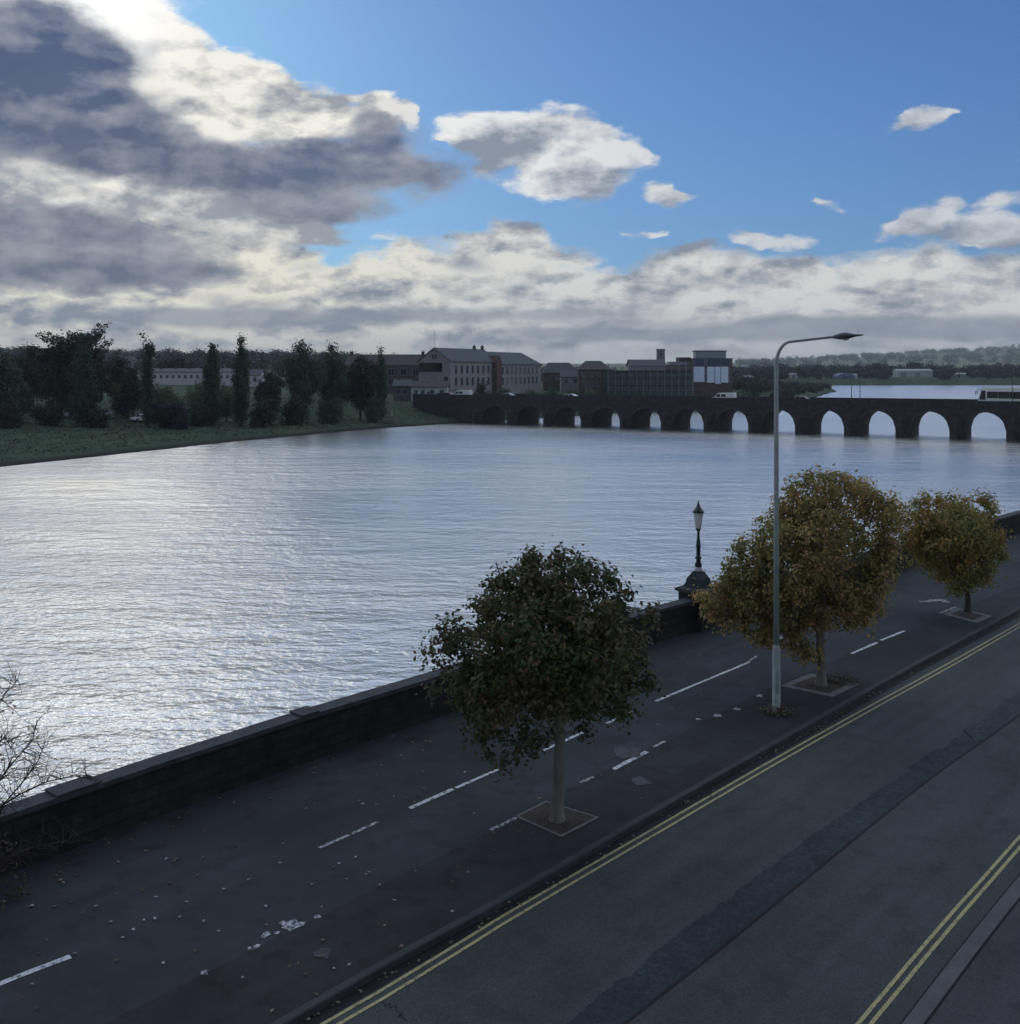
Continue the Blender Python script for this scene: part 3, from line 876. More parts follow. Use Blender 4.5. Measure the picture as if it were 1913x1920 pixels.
def edge_dist(x, y):
    best = np.full(x.shape, 1e9)
    for a, b in zip(LEFT_EDGE[:-1], LEFT_EDGE[1:]):
        d = b - a
        t = np.clip(((x - a[0]) * d[0] + (y - a[1]) * d[1]) / (d @ d), 0, 1)
        best = np.minimum(best, np.hypot(x - a[0] - t * d[0], y - a[1] - t * d[1]))
    return best

def sstep(a, b, x):
    t = np.clip((x - a) / (b - a), 0, 1)
    return t * t * (3 - 2 * t)

PROF_D = [-60, -3, 0, 2.5, 8, 30, 48, 60, 90, 160, 400, 900, 9000]
PROF_Z = [-7, -4.3, WATER_Z - 0.05, -3.0, -2.6, -1.9, -0.5, 0.2, 0.8, 1.5, 2.5, 5, 8]
RX = [-900, 0, 150, 300, 450, 600, 700, 1000, 1300, 1400, 1500, 1600, 1700, 1800, 1913, 2600]
R_NEAR = [14, 16, 14, 13, 12, 8, 4, -8, -17, -17, -17, -17, -17, -17, -17, -17]          # wooded rise on the left, rows above the horizon (without its trees)
R_FAR = [10, 10, 10, 10, 10, 10, 8, 6, 6, 7, 11, 17, 22, 27, 32, 50]      # far hills

def terrain_z(x, y):
    x = np.asarray(x, float); y = np.asarray(y, float)
    d = edge_dist(x, y)
    d = np.where(inside(RIVER, x, y), -d, d)
    k = 1 + 3.2 * sstep(215, 250, y) * (1 - sstep(420, 520, y))
    k = k + 0.6 * sstep(600, 700, y)
    z = np.interp(np.where(d > 0, d * k, d), PROF_D, PROF_Z)
    px = XC + F * x / np.maximum(y, 1)
    near = CH + np.interp(px, RX, R_NEAR) / F * 900
    far = np.interp(px, RX, R_FAR) / F * 5000 + CH
    w1 = sstep(380, 900, y) * (d > 0)
    w2 = sstep(1700, 5000, y)
    und = 0.12 * (np.sin(x * 0.011 + 1.3) + np.sin(y * 0.0043 + x * 0.006))
    z = z + w1 * np.maximum(near - z, 0) * (1 - sstep(900, 1500, y) * 0.6)
    z = np.where(y > 1500, z * (1 - w2) + w2 * far * (1 + und * 0.35), z)
    bumpy = 0.12 * np.sin(x * 0.31 + np.sin(y * 0.23) * 1.7) + 0.1 * np.sin(y * 0.41 + np.sin(x * 0.37) * 2)
    return z + bumpy * (d > 1.0)

rr = 100 * (7200 / 100) ** np.linspace(0, 1, 350)
aa = np.radians(np.linspace(-62, 58, 360))
RRg, AAg = np.meshgrid(rr, aa, indexing='ij')
gx, gy = RRg * np.sin(AAg), RRg * np.cos(AAg)
gz = terrain_z(gx, gy)
nr, na = gx.shape
idx = np.arange(nr * na).reshape(nr, na)
quads = np.stack([idx[:-1, :-1], idx[:-1, 1:], idx[1:, 1:], idx[1:, :-1]], -1).reshape(-1, 4)[:, ::-1]

def ground_material():
    m, nt, out = newmat('meadow_and_mud')
    b = nt.nodes.new('ShaderNodeBsdfPrincipled')
    L = nt.links
    g = nt.nodes.new('ShaderNodeNewGeometry')
    sp = nt.nodes.new('ShaderNodeSeparateXYZ'); L.new(g.outputs['Position'], sp.inputs[0])
    vec = objcoord(nt)
    n1 = noise(nt, 0.045, 6, 0.65, vec)
    gr = ramp(nt, [(0.3, (0.036, 0.060, 0.033)), (0.5, (0.052, 0.077, 0.041)), (0.7, (0.082, 0.098, 0.052))])
    L.new(n1.outputs['Fac'], gr.inputs['Fac'])
    n2 = noise(nt, 0.004, 6, 0.6, vec)
    fld = ramp(nt, [(0.38, (0.09, 0.12, 0.055)), (0.46, (0.17, 0.20, 0.085)), (0.52, (0.11, 0.14, 0.065)), (0.60, (0.22, 0.21, 0.11)), (0.66, (0.08, 0.105, 0.055))], 'CONSTANT')
    L.new(n2.outputs['Fac'], fld.inputs['Fac'])
    mr = nt.nodes.new('ShaderNodeMapRange'); mr.inputs[1].default_value = 900; mr.inputs[2].default_value = 1600
    L.new(sp.outputs['Y'], mr.inputs[0])
    mx = nt.nodes.new('ShaderNodeMix'); mx.data_type = 'RGBA'
    L.new(mr.outputs[0], mx.inputs['Factor']); L.new(gr.outputs['Color'], mx.inputs['A']); L.new(fld.outputs['Color'], mx.inputs['B'])
    mud = nt.nodes.new('ShaderNodeMapRange'); mud.inputs[1].default_value = -3.5; mud.inputs[2].default_value = -3.15
    L.new(sp.outputs['Z'], mud.inputs[0])
    m2 = nt.nodes.new('ShaderNodeMix'); m2.data_type = 'RGBA'
    m2.inputs['A'].default_value = (0.028, 0.026, 0.024, 1)
    L.new(mud.outputs[0], m2.inputs['Factor']); L.new(mx.outputs['Result'], m2.inputs['B'])
    L.new(m2.outputs['Result'], b.inputs['Base Color'])
    b.inputs['Roughness'].default_value = 0.95
    b.inputs['Specular IOR Level'].default_value = 0.1
    nb = noise(nt, 1.5, 5, 0.7, vec)
    bp = nt.nodes.new('ShaderNodeBump'); bp.inputs['Strength'].default_value = 0.8; bp.inputs['Distance'].default_value = 0.3
    L.new(nb.outputs['Fac'], bp.inputs['Height']); L.new(bp.outputs['Normal'], b.inputs['Normal'])
    L.new(b.outputs['BSDF'], out.inputs['Surface'])
    return m
structure(link('ground', np_mesh('ground', np.stack([gx, gy, gz], -1).reshape(-1, 3), quads, True), ground_material()))

# ------------------------------------------------------------------ water
def water_material():
    m, nt, out = newmat('river_water')
    L = nt.links
    b = nt.nodes.new('ShaderNodeBsdfPrincipled')
    b.inputs['Base Color'].default_value = (0.70, 0.69, 0.655, 1)
    b.inputs['Roughness'].default_value = 0.22
    b.inputs['IOR'].default_value = 1.45
    b.inputs['Metallic'].default_value = 0.92
    v1 = objcoord(nt, (0.8, 1.0, 1))
    a = noise(nt, 3.6, 3, 0.55, v1)
    c = noise(nt, 1.25, 3, 0.5, objcoord(nt, (0.6, 1.0, 1)))
    gust = noise(nt, 0.03, 4, 0.6, objcoord(nt, (0.35, 1.0, 1)))
    gr = ramp(nt, [(0.38, (0.45,) * 3), (0.62, (1.0,) * 3)])
    L.new(gust.outputs['Fac'], gr.inputs['Fac'])
    big = noise(nt, 0.32, 3, 0.5, objcoord(nt, (0.35, 1.0, 1)))
    s0 = nt.nodes.new('ShaderNodeMath'); s0.operation = 'MULTIPLY_ADD'; s0.inputs[1].default_value = 3.5
    L.new(big.outputs['Fac'], s0.inputs[0]); L.new(a.outputs['Fac'], s0.inputs[2])
    s = nt.nodes.new('ShaderNodeMath'); s.operation = 'MULTIPLY_ADD'; s.inputs[1].default_value = 2.2
    L.new(c.outputs['Fac'], s.inputs[0]); L.new(s0.outputs[0], s.inputs[2])
    bp = nt.nodes.new('ShaderNodeBump'); bp.inputs['Distance'].default_value = 0.22
    ml = nt.nodes.new('ShaderNodeMath'); ml.operation = 'MULTIPLY'; ml.inputs[1].default_value = 0.75
    L.new(gr.outputs['Color'], ml.inputs[0]); L.new(ml.outputs[0], bp.inputs['Strength'])
    L.new(s.outputs[0], bp.inputs['Height']); L.new(bp.outputs['Normal'], b.inputs['Normal'])
    L.new(b.outputs['BSDF'], out.inputs['Surface'])
    return m
wm = MB()
wm.add([(-900, -300, WATER_Z), (2500, -300, WATER_Z), (2500, 1100, WATER_Z), (-900, 1100, WATER_Z)], [(0, 1, 2, 3)])
structure(wm.build('water', water_material()))
bed = MB()
bed.add([(-7200, -2800, -8), (7200, -2800, -8), (7200, 7200, -8), (-7200, 7200, -8)], [(0, 1, 2, 3)])
structure(bed.build('river_bed', plain('river_bed_mud', (0.05, 0.045, 0.04), 0.9)))

#@@PART2@@
# ------------------------------------------------------------------ the old stone bridge
BA, BB = np.array([-9.46, 235.0]), np.array([89.6, 178.0])
BL = float(np.linalg.norm(BB - BA)); BD = (BB - BA) / BL; BN = np.array([-BD[1], BD[0]])
BROT = math.atan2(BD[1], BD[0])
BW = 10.5
def bridge_s(px, off=0.0):
    k = (px - XC) / F
    o = BA + BN * off
    return (o[0] - k * o[1]) / (k * BD[1] - BD[0])
def par_z(s): return 2.87 + 0.0033 * s
br = thing('stone_bridge', 'long low medieval stone bridge of many pointed arches crossing the river', 'bridge', (BA[0], BA[1], 0), BROT)
def arch_prof(c, crown, half=3.3, spring=-2.1, n=14):
    pts = [(c - half, -6.0)]
    for i in range(n + 1):
        u = -1 + 2 * i / n
        h = 0.94 * math.sqrt(max(0, 1 - u * u)) + 0.06 * (1 - abs(u))
        pts.append((c + u * half, spring + (crown - spring) * h))
    pts.append((c + half, -6.0))
    return pts
cents = [108.8 - 9.27 * k for k in range(-4, 12)]
cents.sort()
SPAN = 9.27
S_END0, S_END1 = -16.0, cents[-1] + 30
body = MB(); vault = MB()
def zt(s): return par_z(s) - 1.0
def face(y, flip):
    for c in cents:
        crown = 0.38 + 0.0075 * c
        pr = arch_prof(c, crown)
        a, b = c - SPAN / 2, c + SPAN / 2
        # left pier half, right pier half, spandrel strips
        def q(x0, z0, x1, z1, x2, z2, x3, z3):
            vs = [(x0, y, z0), (x1, y, z1), (x2, y, z2), (x3, y, z3)]
            body.add(vs, [(3, 2, 1, 0) if flip else (0, 1, 2, 3)])
        q(a, -6, pr[0][0], -6, pr[1][0], pr[1][1], a, pr[1][1])
        q(a, pr[1][1], pr[1][0], pr[1][1], pr[1][0], zt(pr[1][0]), a, zt(a))
        q(pr[-1][0], -6, b, -6, b, pr[-2][1], pr[-2][0], pr[-2][1])
        q(pr[-2][0], pr[-2][1], b, pr[-2][1], b, zt(b), pr[-2][0], zt(pr[-2][0]))
        for i in range(1, len(pr) - 2):
            (x0, z0), (x1, z1) = pr[i], pr[i + 1]
            q(x0, z0, x1, z1, x1, zt(x1), x0, zt(x0))
face(0.0, False); face(BW, True)
for c in cents:
    crown = 0.38 + 0.0075 * c
    pr = arch_prof(c, crown)
    n = len(pr)
    vault.add([(x, 0, z) for x, z in pr] + [(x, BW, z) for x, z in pr], [(i, i + 1, n + i + 1, n + i) for i in range(n - 1)])
lo, hi = cents[0] - SPAN / 2, cents[-1] + SPAN / 2
body.box(S_END0, lo, 0, BW, -6, zt(lo)); body.box(hi, S_END1, 0, BW, -6, zt(hi))
body.build('arches', M['bridge'], br)
vault.build('vault', M['bridge'], br)
# arch rings, a hand's breadth proud
rg = MB()
for c in cents:
    crown = 0.38 + 0.0075 * c
    pr = arch_prof(c, crown)[1:-1]
    outer = [(c + (x - c) * 1.09, z + 0.36 * (1 - abs(x - c) / 3.3 * 0.5)) for x, z in pr]
    k = len(pr)
    vs = [(x, -0.06, z) for x, z in pr] + [(x, -0.06, z) for x, z in outer] + [(x, 0.02, z) for x, z in pr] + [(x, 0.02, z) for x, z in outer]
    fs = []
    for i in range(k - 1):
        fs += [(i, i + 1, k + i + 1, k + i), (k + i, k + i + 1, 3 * k + i + 1, 3 * k + i), (2 * k + i, 2 * k + i + 1, i + 1, i)]
    rg.add(vs, fs)
rg.build('arch_ring', M['bridge_trim'], br)
for i in range(len(cents) + 1):
    c = cents[0] - SPAN / 2 + SPAN * i
    cw = MB()
    h = -0.9 + 0.006 * c
    cw.add([(c - 1.3, 0.0, -6), (c + 1.3, 0.0, -6), (c, -1.7, -6), (c - 1.3, 0.0, h), (c + 1.3, 0.0, h), (c, -1.7, h - 0.15), (c, -0.05, h + 1.0)],
           [(0, 2, 5, 3), (2, 1, 4, 5), (3, 5, 6), (5, 4, 6)])
    cw.build('cutwater', M['bridge'], br)
for y0, y1, tagname in ((-0.1, 0.32, 'parapet'), (BW - 0.32, BW + 0.1, 'parapet')):
    pb = MB()
    ss = np.arange(S_END0, S_END1, 4.0)
    for s0, s1 in zip(ss[:-1], ss[1:]):
        vs = [(s0, y0, zt(s0)), (s1, y0, zt(s1)), (s1, y1, zt(s1)), (s0, y1, zt(s0)), (s0, y0, par_z(s0)), (s1, y0, par_z(s1)), (s1, y1, par_z(s1)), (s0, y1, par_z(s0))]
        pb.add(vs, [(4, 5, 6, 7), (0, 1, 5, 4), (2, 3, 7, 6), (0, 3, 2, 1)])
    pb.build(tagname, M['bridge'], br)
dk = MB(); dk.add([(S_END0, 0.32, zt(S_END0) - 0.1), (S_END1, 0.32, zt(S_END1) - 0.1), (S_END1, BW - 0.32, zt(S_END1) - 0.1), (S_END0, BW - 0.32, zt(S_END0) - 0.1)], [(0, 1, 2, 3)])
dk.build('roadway', M['road'], br)
def on_bridge(px, off):
    s = bridge_s(px, off)
    p = BA + BN * off + BD * s
    return Vector((p[0], p[1], zt(s) - 0.1))

# ------------------------------------------------------------------ vehicles
M['glass_dark'] = plain('dark_glass', (0.008, 0.009, 0.011), 0.08, 0.3)
M['tyre'] = plain('tyre', (0.015, 0.015, 0.016), 0.85, 0.2)
M['rim'] = plain('rim', (0.25, 0.25, 0.26), 0.4, 0.5, 0.6)
M['headlight'] = plain('headlight_glass', (0.5, 0.5, 0.5), 0.15, 0.6)
def paint(name, c): return plain(name, c, 0.3, 0.5, 0.0, 0.06)
M['p_white'] = paint('white_body', (0.62, 0.63, 0.62)); M['p_cream'] = paint('cream_body', (0.66, 0.66, 0.66))
M['p_red'] = paint('red_body', (0.16, 0.02, 0.025)); M['p_silver'] = paint('silver_body', (0.36, 0.38, 0.40)); M['p_rose'] = paint('pale_red_body', (0.30, 0.17, 0.17)); M['p_dark'] = paint('dark_body', (0.03, 0.035, 0.05))

def wheels(root, xs, half, r):
    for x in xs:
        for s_ in (-1, 1):
            T = Matrix.Translation((x, s_ * half, r)) @ Matrix.Rotation(R(90) * s_, 4, 'X')
            w = MB().lathe([(r * 0.62, -0.11), (r * 0.95, -0.11), (r, -0.07), (r, 0.07), (r * 0.95, 0.11), (r * 0.62, 0.11)], 16, T).build('wheel', M['tyre'], root)
            MB().lathe([(r * 0.6, -0.115), (r * 0.6, -0.09), (0.06, -0.118)], 12, T).build('rim', M['rim'], w)

def body_shell(mb, prof, half, tuck):
    """side profile with the upper part drawn in"""
    n = len(prof)
    zmax = max(z for _, z in prof); zmid = 0.55 * zmax
    def hw(z): return half - tuck * max(0, (z - zmid) / (zmax - zmid))
    vs = [(x, -hw(z), z) for x, z in prof] + [(x, hw(z), z) for x, z in prof]
    fs = [tuple(range(n)), tuple(reversed(range(n, 2 * n)))] + [(i, i + n, (i + 1) % n + n, (i + 1) % n) for i in range(n)]
    mb.add(vs, fs)
    return hw

def side_panes(root, panes, hw, name='side_window'):
    for poly in panes:
        for s_ in (-1, 1):
            vs = [(x, s_ * (hw(z) + 0.004), z) for x, z in poly]
            MB().add(vs, [tuple(range(len(vs))) if s_ < 0 else tuple(reversed(range(len(vs))))]).build(name, M['glass_dark'], root)

def car(label, loc, rz, mat, group='cars and vans about the bridge', kind='car'):
    root = thing('car' if kind == 'car' else 'van', label, kind, loc, rz, group)
    mb = MB()
    if kind == 'car':
        prof = [(-2.05, 0.35), (-2.08, 0.62), (-1.95, 0.80), (-1.05, 0.93), (-0.45, 1.38), (0.2, 1.47), (1.0, 1.44), (1.75, 1.05), (2.05, 0.98), (2.1, 0.45), (1.9, 0.28), (-1.8, 0.28)]
        hw = body_shell(mb, prof, 0.88, 0.16)
        mb.build('body', mat, root)
        side_panes(root, [[(-0.82, 0.97), (0.12, 0.97), (0.12, 1.38), (-0.38, 1.35)], [(0.2, 0.97), (1.45, 0.99), (0.95, 1.37), (0.2, 1.39)]], hw)
        MB().add([(-1.03, -0.72, 0.955), (-1.03, 0.72, 0.955), (-0.475, 0.66, 1.372), (-0.475, -0.66, 1.372)], [(3, 2, 1, 0)]).build('windscreen', M['glass_dark'], root)
        wheels(root, (-1.3, 1.32), 0.8, 0.32)
        for s_ in (-1, 1):
            MB().box(-2.09, -1.95, s_ * 0.62 - 0.16, s_ * 0.62 + 0.16, 0.62, 0.74).build('headlight', M['headlight'], root)
    else:
        prof = [(-2.45, 0.35), (-2.5, 0.75), (-2.35, 1.02), (-1.72, 1.18), (-1.0, 1.9), (-0.7, 2.02), (2.35, 2.05), (2.45, 1.9), (2.5, 0.4), (2.3, 0.3), (-2.2, 0.3)]
        hw = body_shell(mb, prof, 0.95, 0.12)
        mb.build('body', mat, root)
        side_panes(root, [[(-1.48, 1.22), (-0.45, 1.22), (-0.45, 1.78), (-0.95, 1.78)]], hw)
        side_panes(root, [[(-0.25, 1.25), (0.75, 1.25), (0.75, 1.75), (-0.25, 1.75)]], hw)
        MB().add([(-1.69, -0.8, 1.225), (-1.69, 0.8, 1.225), (-1.05, 0.76, 1.865), (-1.05, -0.76, 1.865)], [(3, 2, 1, 0)]).build('windscreen', M['glass_dark'], root)
        wheels(root, (-1.6, 1.5), 0.86, 0.34)
        for s_ in (-1, 1):
            MB().box(-2.49, -2.3, s_ * 0.68 - 0.15, s_ * 0.68 + 0.15, 0.78, 0.95).build('headlight', M['headlight'], root)
    return root

def coach(label, loc, rz):
    root = thing('coach', label, 'coach', loc, rz)
    prof = [(-6.0, 0.4), (-6.05, 1.0), (-5.95, 1.4), (-5.5, 3.15), (-5.2, 3.5), (5.8, 3.55), (6.0, 3.3), (6.0, 0.5), (5.8, 0.35), (-5.8, 0.35)]
    mb = MB(); hw = body_shell(mb, prof, 1.25, 0.08)
    mb.build('body', M['p_cream'], root)
    xs = [-4.55, -2.7, -0.9, 0.9, 2.7, 4.3, 5.75]
    side_panes(root, [[(xs[i] + 0.02, 1.55 - 0.02 * i), (xs[i + 1] - 0.02, 1.55 - 0.02 * i), (xs[i + 1] - 0.02, 2.75), (xs[i] + 0.02, 2.75)] for i in range(6)], hw)
    side_panes(root, [[(-5.75, 1.25), (-4.75, 1.25), (-4.75, 2.9), (-5.4, 2.9)]], hw, 'cab_window')
    MB().add([(-5.965, -1.15, 1.45), (-5.965, 1.15, 1.45), (-5.515, 1.12, 3.2), (-5.515, -1.12, 3.2)], [(3, 2, 1, 0)]).build('windscreen', M['glass_dark'], root)
    for s_ in (-1, 1):
        MB().tube([(-5.6, s_ * 1.2, 3.1), (-6.2, s_ * 1.38, 3.0), (-6.35, s_ * 1.42, 2.75)], 0.035, 6).build('mirror_arm', M['dark_steel'], root)
        MB().box(-6.42, -6.30, s_ * 1.42 - 0.12, s_ * 1.42 + 0.12, 2.2, 2.75).build('mirror', M['dark_steel'], root)
        MB().box(-6.07, -5.9, s_ * 0.9 - 0.2, s_ * 0.9 + 0.2, 0.72, 0.92).build('headlight', M['headlight'], root)
    wheels(root, (-3.7, 3.3), 1.12, 0.5)
    return root
BRZ = BROT
c0 = on_bridge(1832, 3.6); T_ = Matrix.Rotation(BRZ, 4, 'Z')
coach('white coach with dark window band crossing the right end of the bridge', c0 + Vector((BD[0], BD[1], 0)) * 6.3, BRZ)
def bcar(px, off, label, mat, kind='car'): return car(label, on_bridge(px, off), BRZ, mat, kind=kind)
bcar(1357, 3.2, 'white van driving along the middle of the bridge', M['p_white'], 'van')
bcar(1500, 3.2, 'pale red car left of the twin lamp posts, roof showing over the parapet', M['p_rose'])
bcar(1068, 3.2, 'white car low behind the bridge parapet, in front of the small blue roofed house', M['p_white'])
bcar(950, 3.4, 'silver grey car at the left end of the bridge', M['p_silver'])
bcar(866, 3.4, 'white van parked by the white cottage where the bridge ends', M['p_white'], 'van')
bcar(838, 3.4, 'small dark red car beside the white cottage', M['p_red'])

# lamp posts on the bridge
def bridge_lamp(px, off, h, label, sign=False):
    p = on_bridge(px, off)
    root = thing('bridge_lamp', label, 'lamp post', p, BRZ, 'slim lamp posts on the bridge')
    MB().tube([(0, 0, 0), (0, 0, 1.2), (0, 0, h - 0.3), (0, 0, h)], [0.11, 0.08, 0.05, 0.05], 8).build('post', M['dark_steel'], root)
    hd = MB(); hd.tube([(0, 0, h), (0, 0.3, h + 0.08), (0, 1.0, h + 0.12)], 0.045, 6); hd.box(-0.12, 0.12, 0.7, 1.3, h + 0.07, h + 0.2)
    hd.build('lamp_head', M['dark_steel'], root)
bridge_lamp(1597, 0.7, 4.6, 'left of two slim dark lamp posts standing close together on the bridge')
bridge_lamp(1613, BW - 0.9, 5.2, 'right of two slim dark lamp posts standing close together on the bridge')
bridge_lamp(1899, 0.7, 6.0, 'slim dark lamp post on the bridge in front of the coach')

# ------------------------------------------------------------------ buildings
M['render_cream'] = surf('cream_render', [(0.3, (0.20, 0.18, 0.175)), (0.7, (0.27, 0.25, 0.24))], 0.9, 0.5)
M['render_white'] = surf('white_render', [(0.3, (0.42, 0.43, 0.44)), (0.7, (0.54, 0.54, 0.54))], 0.85, 0.5)
M['stone_grey'] = masonry('grey_rubble', (0.11, 0.10, 0.105), (0.15, 0.135, 0.135), (0.11, 0.105, 0.1), 0.6, 0.3)
M['brick_brown'] = masonry('brown_brick', (0.10, 0.062, 0.058), (0.135, 0.08, 0.072), (0.12, 0.1, 0.095), 0.45, 0.15)
M['brick_dark'] = masonry('dark_brick', (0.09, 0.065, 0.06), (0.12, 0.08, 0.075), (0.1, 0.09, 0.085), 0.45, 0.15)
M['slate'] = surf('slate_roof', [(0.3, (0.035, 0.042, 0.052)), (0.7, (0.06, 0.07, 0.082))], 0.7, 1.2, fine=0.2, bscale=12)
M['slate_brown'] = surf('brown_tile_roof', [(0.3, (0.05, 0.038, 0.038)), (0.7, (0.08, 0.06, 0.058))], 0.8, 1.2, fine=0.2, bscale=12)
M['pane'] = plain('window_pane', (0.03, 0.036, 0.045), 0.1, 0.6)
M['wframe'] = plain('window_frame_paint', (0.24, 0.24, 0.24), 0.6)
M['navy_clad'] = plain('navy_cladding', (0.035, 0.05, 0.09), 0.5, 0.4)
M['grey_clad'] = plain('grey_zinc_cladding', (0.22, 0.26, 0.27), 0.5, 0.4)
M['white_clad'] = plain('pale_blue_white_cladding', (0.6, 0.68, 0.76), 0.6, 0.3)
M['sheet'] = plain('green_debris_sheet', (0.07, 0.10, 0.10), 0.8, 0.2)
M['scaf'] = plain('scaffold_tube', (0.16, 0.18, 0.19), 0.5, 0.5, 0.3)
M['plank'] = plain('scaffold_board', (0.13, 0.11, 0.085), 0.9, 0.2)

def base_z(x, y): return float(terrain_z(np.array([x]), np.array([y]))[0])
_wm = {}
def window(root, x, z, w, h, T=None, frame=True, pm='pane'):
    """window on the wall y = 0 (or on the wall T maps there), frame 5 cm proud with its pane inside it"""
    key = (round(w, 2), round(h, 2), pm)
    if key not in _wm:
        t = 0.09
        f = MB()
        f.box(-w / 2 - t, -w / 2, -0.06, 0.02, 0, h); f.box(w / 2, w / 2 + t, -0.06, 0.02, 0, h)
        f.box(-w / 2 - t, w / 2 + t, -0.10, 0.02, -t, 0); f.box(-w / 2 - t, w / 2 + t, -0.06, 0.02, h, h + t)
        f.box(-0.03, 0.03, -0.045, 0.0, 0, h)
        p = MB().box(-w / 2, w / 2, -0.03, 0.015, 0, h)
        fm = bpy.data.meshes.new('window'); fm.from_pydata(f.v, [], f.f); fm.materials.append(M['wframe'])
        pm_ = bpy.data.meshes.new('pane'); pm_.from_pydata(p.v, [], p.f); pm_.materials.append(M[pm])
        _wm[key] = (fm, pm_)
    fm, pm_ = _wm[key]
    o = bpy.data.objects.new('window', fm); COL.objects.link(o); o.parent = root
    o.matrix_local = (T if T is not None else Matrix()) @ Matrix.Translation((x, 0, z))
    q = bpy.data.objects.new('pane', pm_); COL.objects.link(q); q.parent = o
    return o

def gable_block(root, x0, x1, dep, eave, ridge, wall_m, roof_m, over=0.35, z0=-2.0, hip=(0, 0), y0=0.0):
    """walls and pitched roof, ridge along x; hip pulls in the ridge ends"""
    w = MB()
    m = y0 + dep / 2
    y1 = y0 + dep
    w.add([(x0, y0, z0), (x1, y0, z0), (x1, y1, z0), (x0, y1, z0), (x0, y0, eave), (x1, y0, eave), (x1, y1, eave), (x0, y1, eave)],
          [(0, 1, 5, 4), (1, 2, 6, 5), (2, 3, 7, 6), (3, 0, 4, 7)])
    if hip[0] == 0: w.add([(x0, y0, eave), (x0, y1, eave), (x0, m, ridge - 0.05)], [(0, 2, 1)])
    if hip[1] == 0: w.add([(x1, y0, eave), (x1, y1, eave), (x1, m, ridge - 0.05)], [(0, 1, 2)])
    w.build('wall', wall_m, root)
    r = MB()
    o = over; sl = (ridge - eave) / (dep / 2); t = 0.16
    e = eave - o * sl
    a0, a1 = x0 - o, x1 + o
    h0, h1 = hip
    top = [(a0, y0 - o, e), (a1, y0 - o, e), (a1, y1 + o, e), (a0, y1 + o, e), (a0 + h0, m, ridge), (a1 - h1, m, ridge)]
    vs = [(x, y, z + t) for x, y, z in top] + top
    fs = [(0, 1, 5, 4), (2, 3, 4, 5), (6, 10, 11, 7), (8, 11, 10, 9), (0, 6, 7, 1), (2, 8, 9, 3), (1, 7, 11, 5), (1, 5, 2), (5, 11, 8, 2), (0, 4, 10, 6), (3, 9, 10, 4)]
    if h0 > 0: fs.append((3, 0, 4))
    if h1 > 0: fs.append((1, 2, 5))
    fs = [f for f in fs if not (h1 == 0 and f == (1, 5, 2))]
    r.add(vs, fs)
    return r.build('roof', roof_m, root)

def chimney(roof, x, y, z0, z1, w=0.9, d=0.6, m='brick_dark'):
    mb = MB().box(x - w / 2, x + w / 2, y - d / 2, y + d / 2, z0, z1)
    mb.box(x - w / 2 - .06, x + w / 2 + .06, y - d / 2 - .06, y + d / 2 + .06, z1, z1 + 0.15)
    for k in (-0.25, 0.25):
        mb.lathe([(0.11, z1 + 0.15), (0.09, z1 + 0.5)], 8, Matrix.Translation((x + k, y, 0)))
    mb.build('chimney', M[m], roof)

def flat_block(root, x0, x1, y0, y1, z0, z1, m, name='wall', parapet=0.0, roof_m='slate'):
    o = MB().box(x0, x1, y0, y1, z0, z1).build(name, m, root)
    MB().box(x0 - 0.15, x1 + 0.15, y0 - 0.15, y1 + 0.15, z1, z1 + 0.25).build('roof_edge', M[roof_m], root)
    return o

# warehouse with its gable towards the river
wh = thing('warehouse', 'long slate roofed stone warehouse, gable with wide dark panel facing the river', 'building', (-15.4, 262, 0), math.atan2(.915, .40))
rf = gable_block(wh, 0, 30, 9.4, 10.85, 14.2, M['render_cream'], M['slate'])
chimney(rf, 24, 4.7, 13.5, 15.0); chimney(rf, 29.3, 4.7, 13.5, 15.1)
rf2 = gable_block(wh, 30.05, 63, 9.4, 10.2, 13.6, M['render_cream'], M['slate'], hip=(0, 5.5))
for i in range(7):
    for z in (7.6, 4.4):
        window(wh, 3.2 + i * 3.35, z, 1.35, 2.1)
for i in range(9):
    for z in (7.2, 4.2):
        window(wh, 33.2 + i * 3.25, z, 1.35, 2.1)
bay = MB().box(25.9, 29.6, -1.4, 0.0, -2, 10.6); bay.add([(25.9, -1.4, 10.6), (29.6, -1.4, 10.6), (27.75, -1.4, 12.6), (25.9, 2.4, 10.6), (29.6, 2.4, 10.6), (27.75, 2.4, 12.6)], [(0, 1, 2), (1, 4, 5, 2), (3, 0, 2, 5)])
bay.build('stair_bay', M['brick_brown'], wh)
GT = Matrix.Rotation(R(-90), 4, 'Z')      # puts the y = 0 wall on the gable x = 0; x along the gable runs from its far left corner to the near right one
GT = Matrix(((0, 1, 0, 0), (-1, 0, 0, 9.4), (0, 0, 1, 0), (0, 0, 0, 1)))
MB().box(0.15, 7.0, -0.09, 0.0, 8.05, 10.4, GT).build('panel', M['glass_dark'], wh)
window(wh, 4.7, 11.4, 1.5, 1.2, GT); window(wh, 8.1, 4.6, 1.2, 2.2, GT, pm='pane')
MB().box(1.9, 4.3, -0.05, 0.0, 5.4, 6.1, GT).build('wall_sign', plain('ochre_sign', (0.28, 0.25, 0.18), 0.7), wh)
MB().tube([(0.2, 4.7, 14.1), (0.2, 4.7, 19.0)], [0.06, 0.03], 6).build('flagpole', M['dark_steel'], wh)

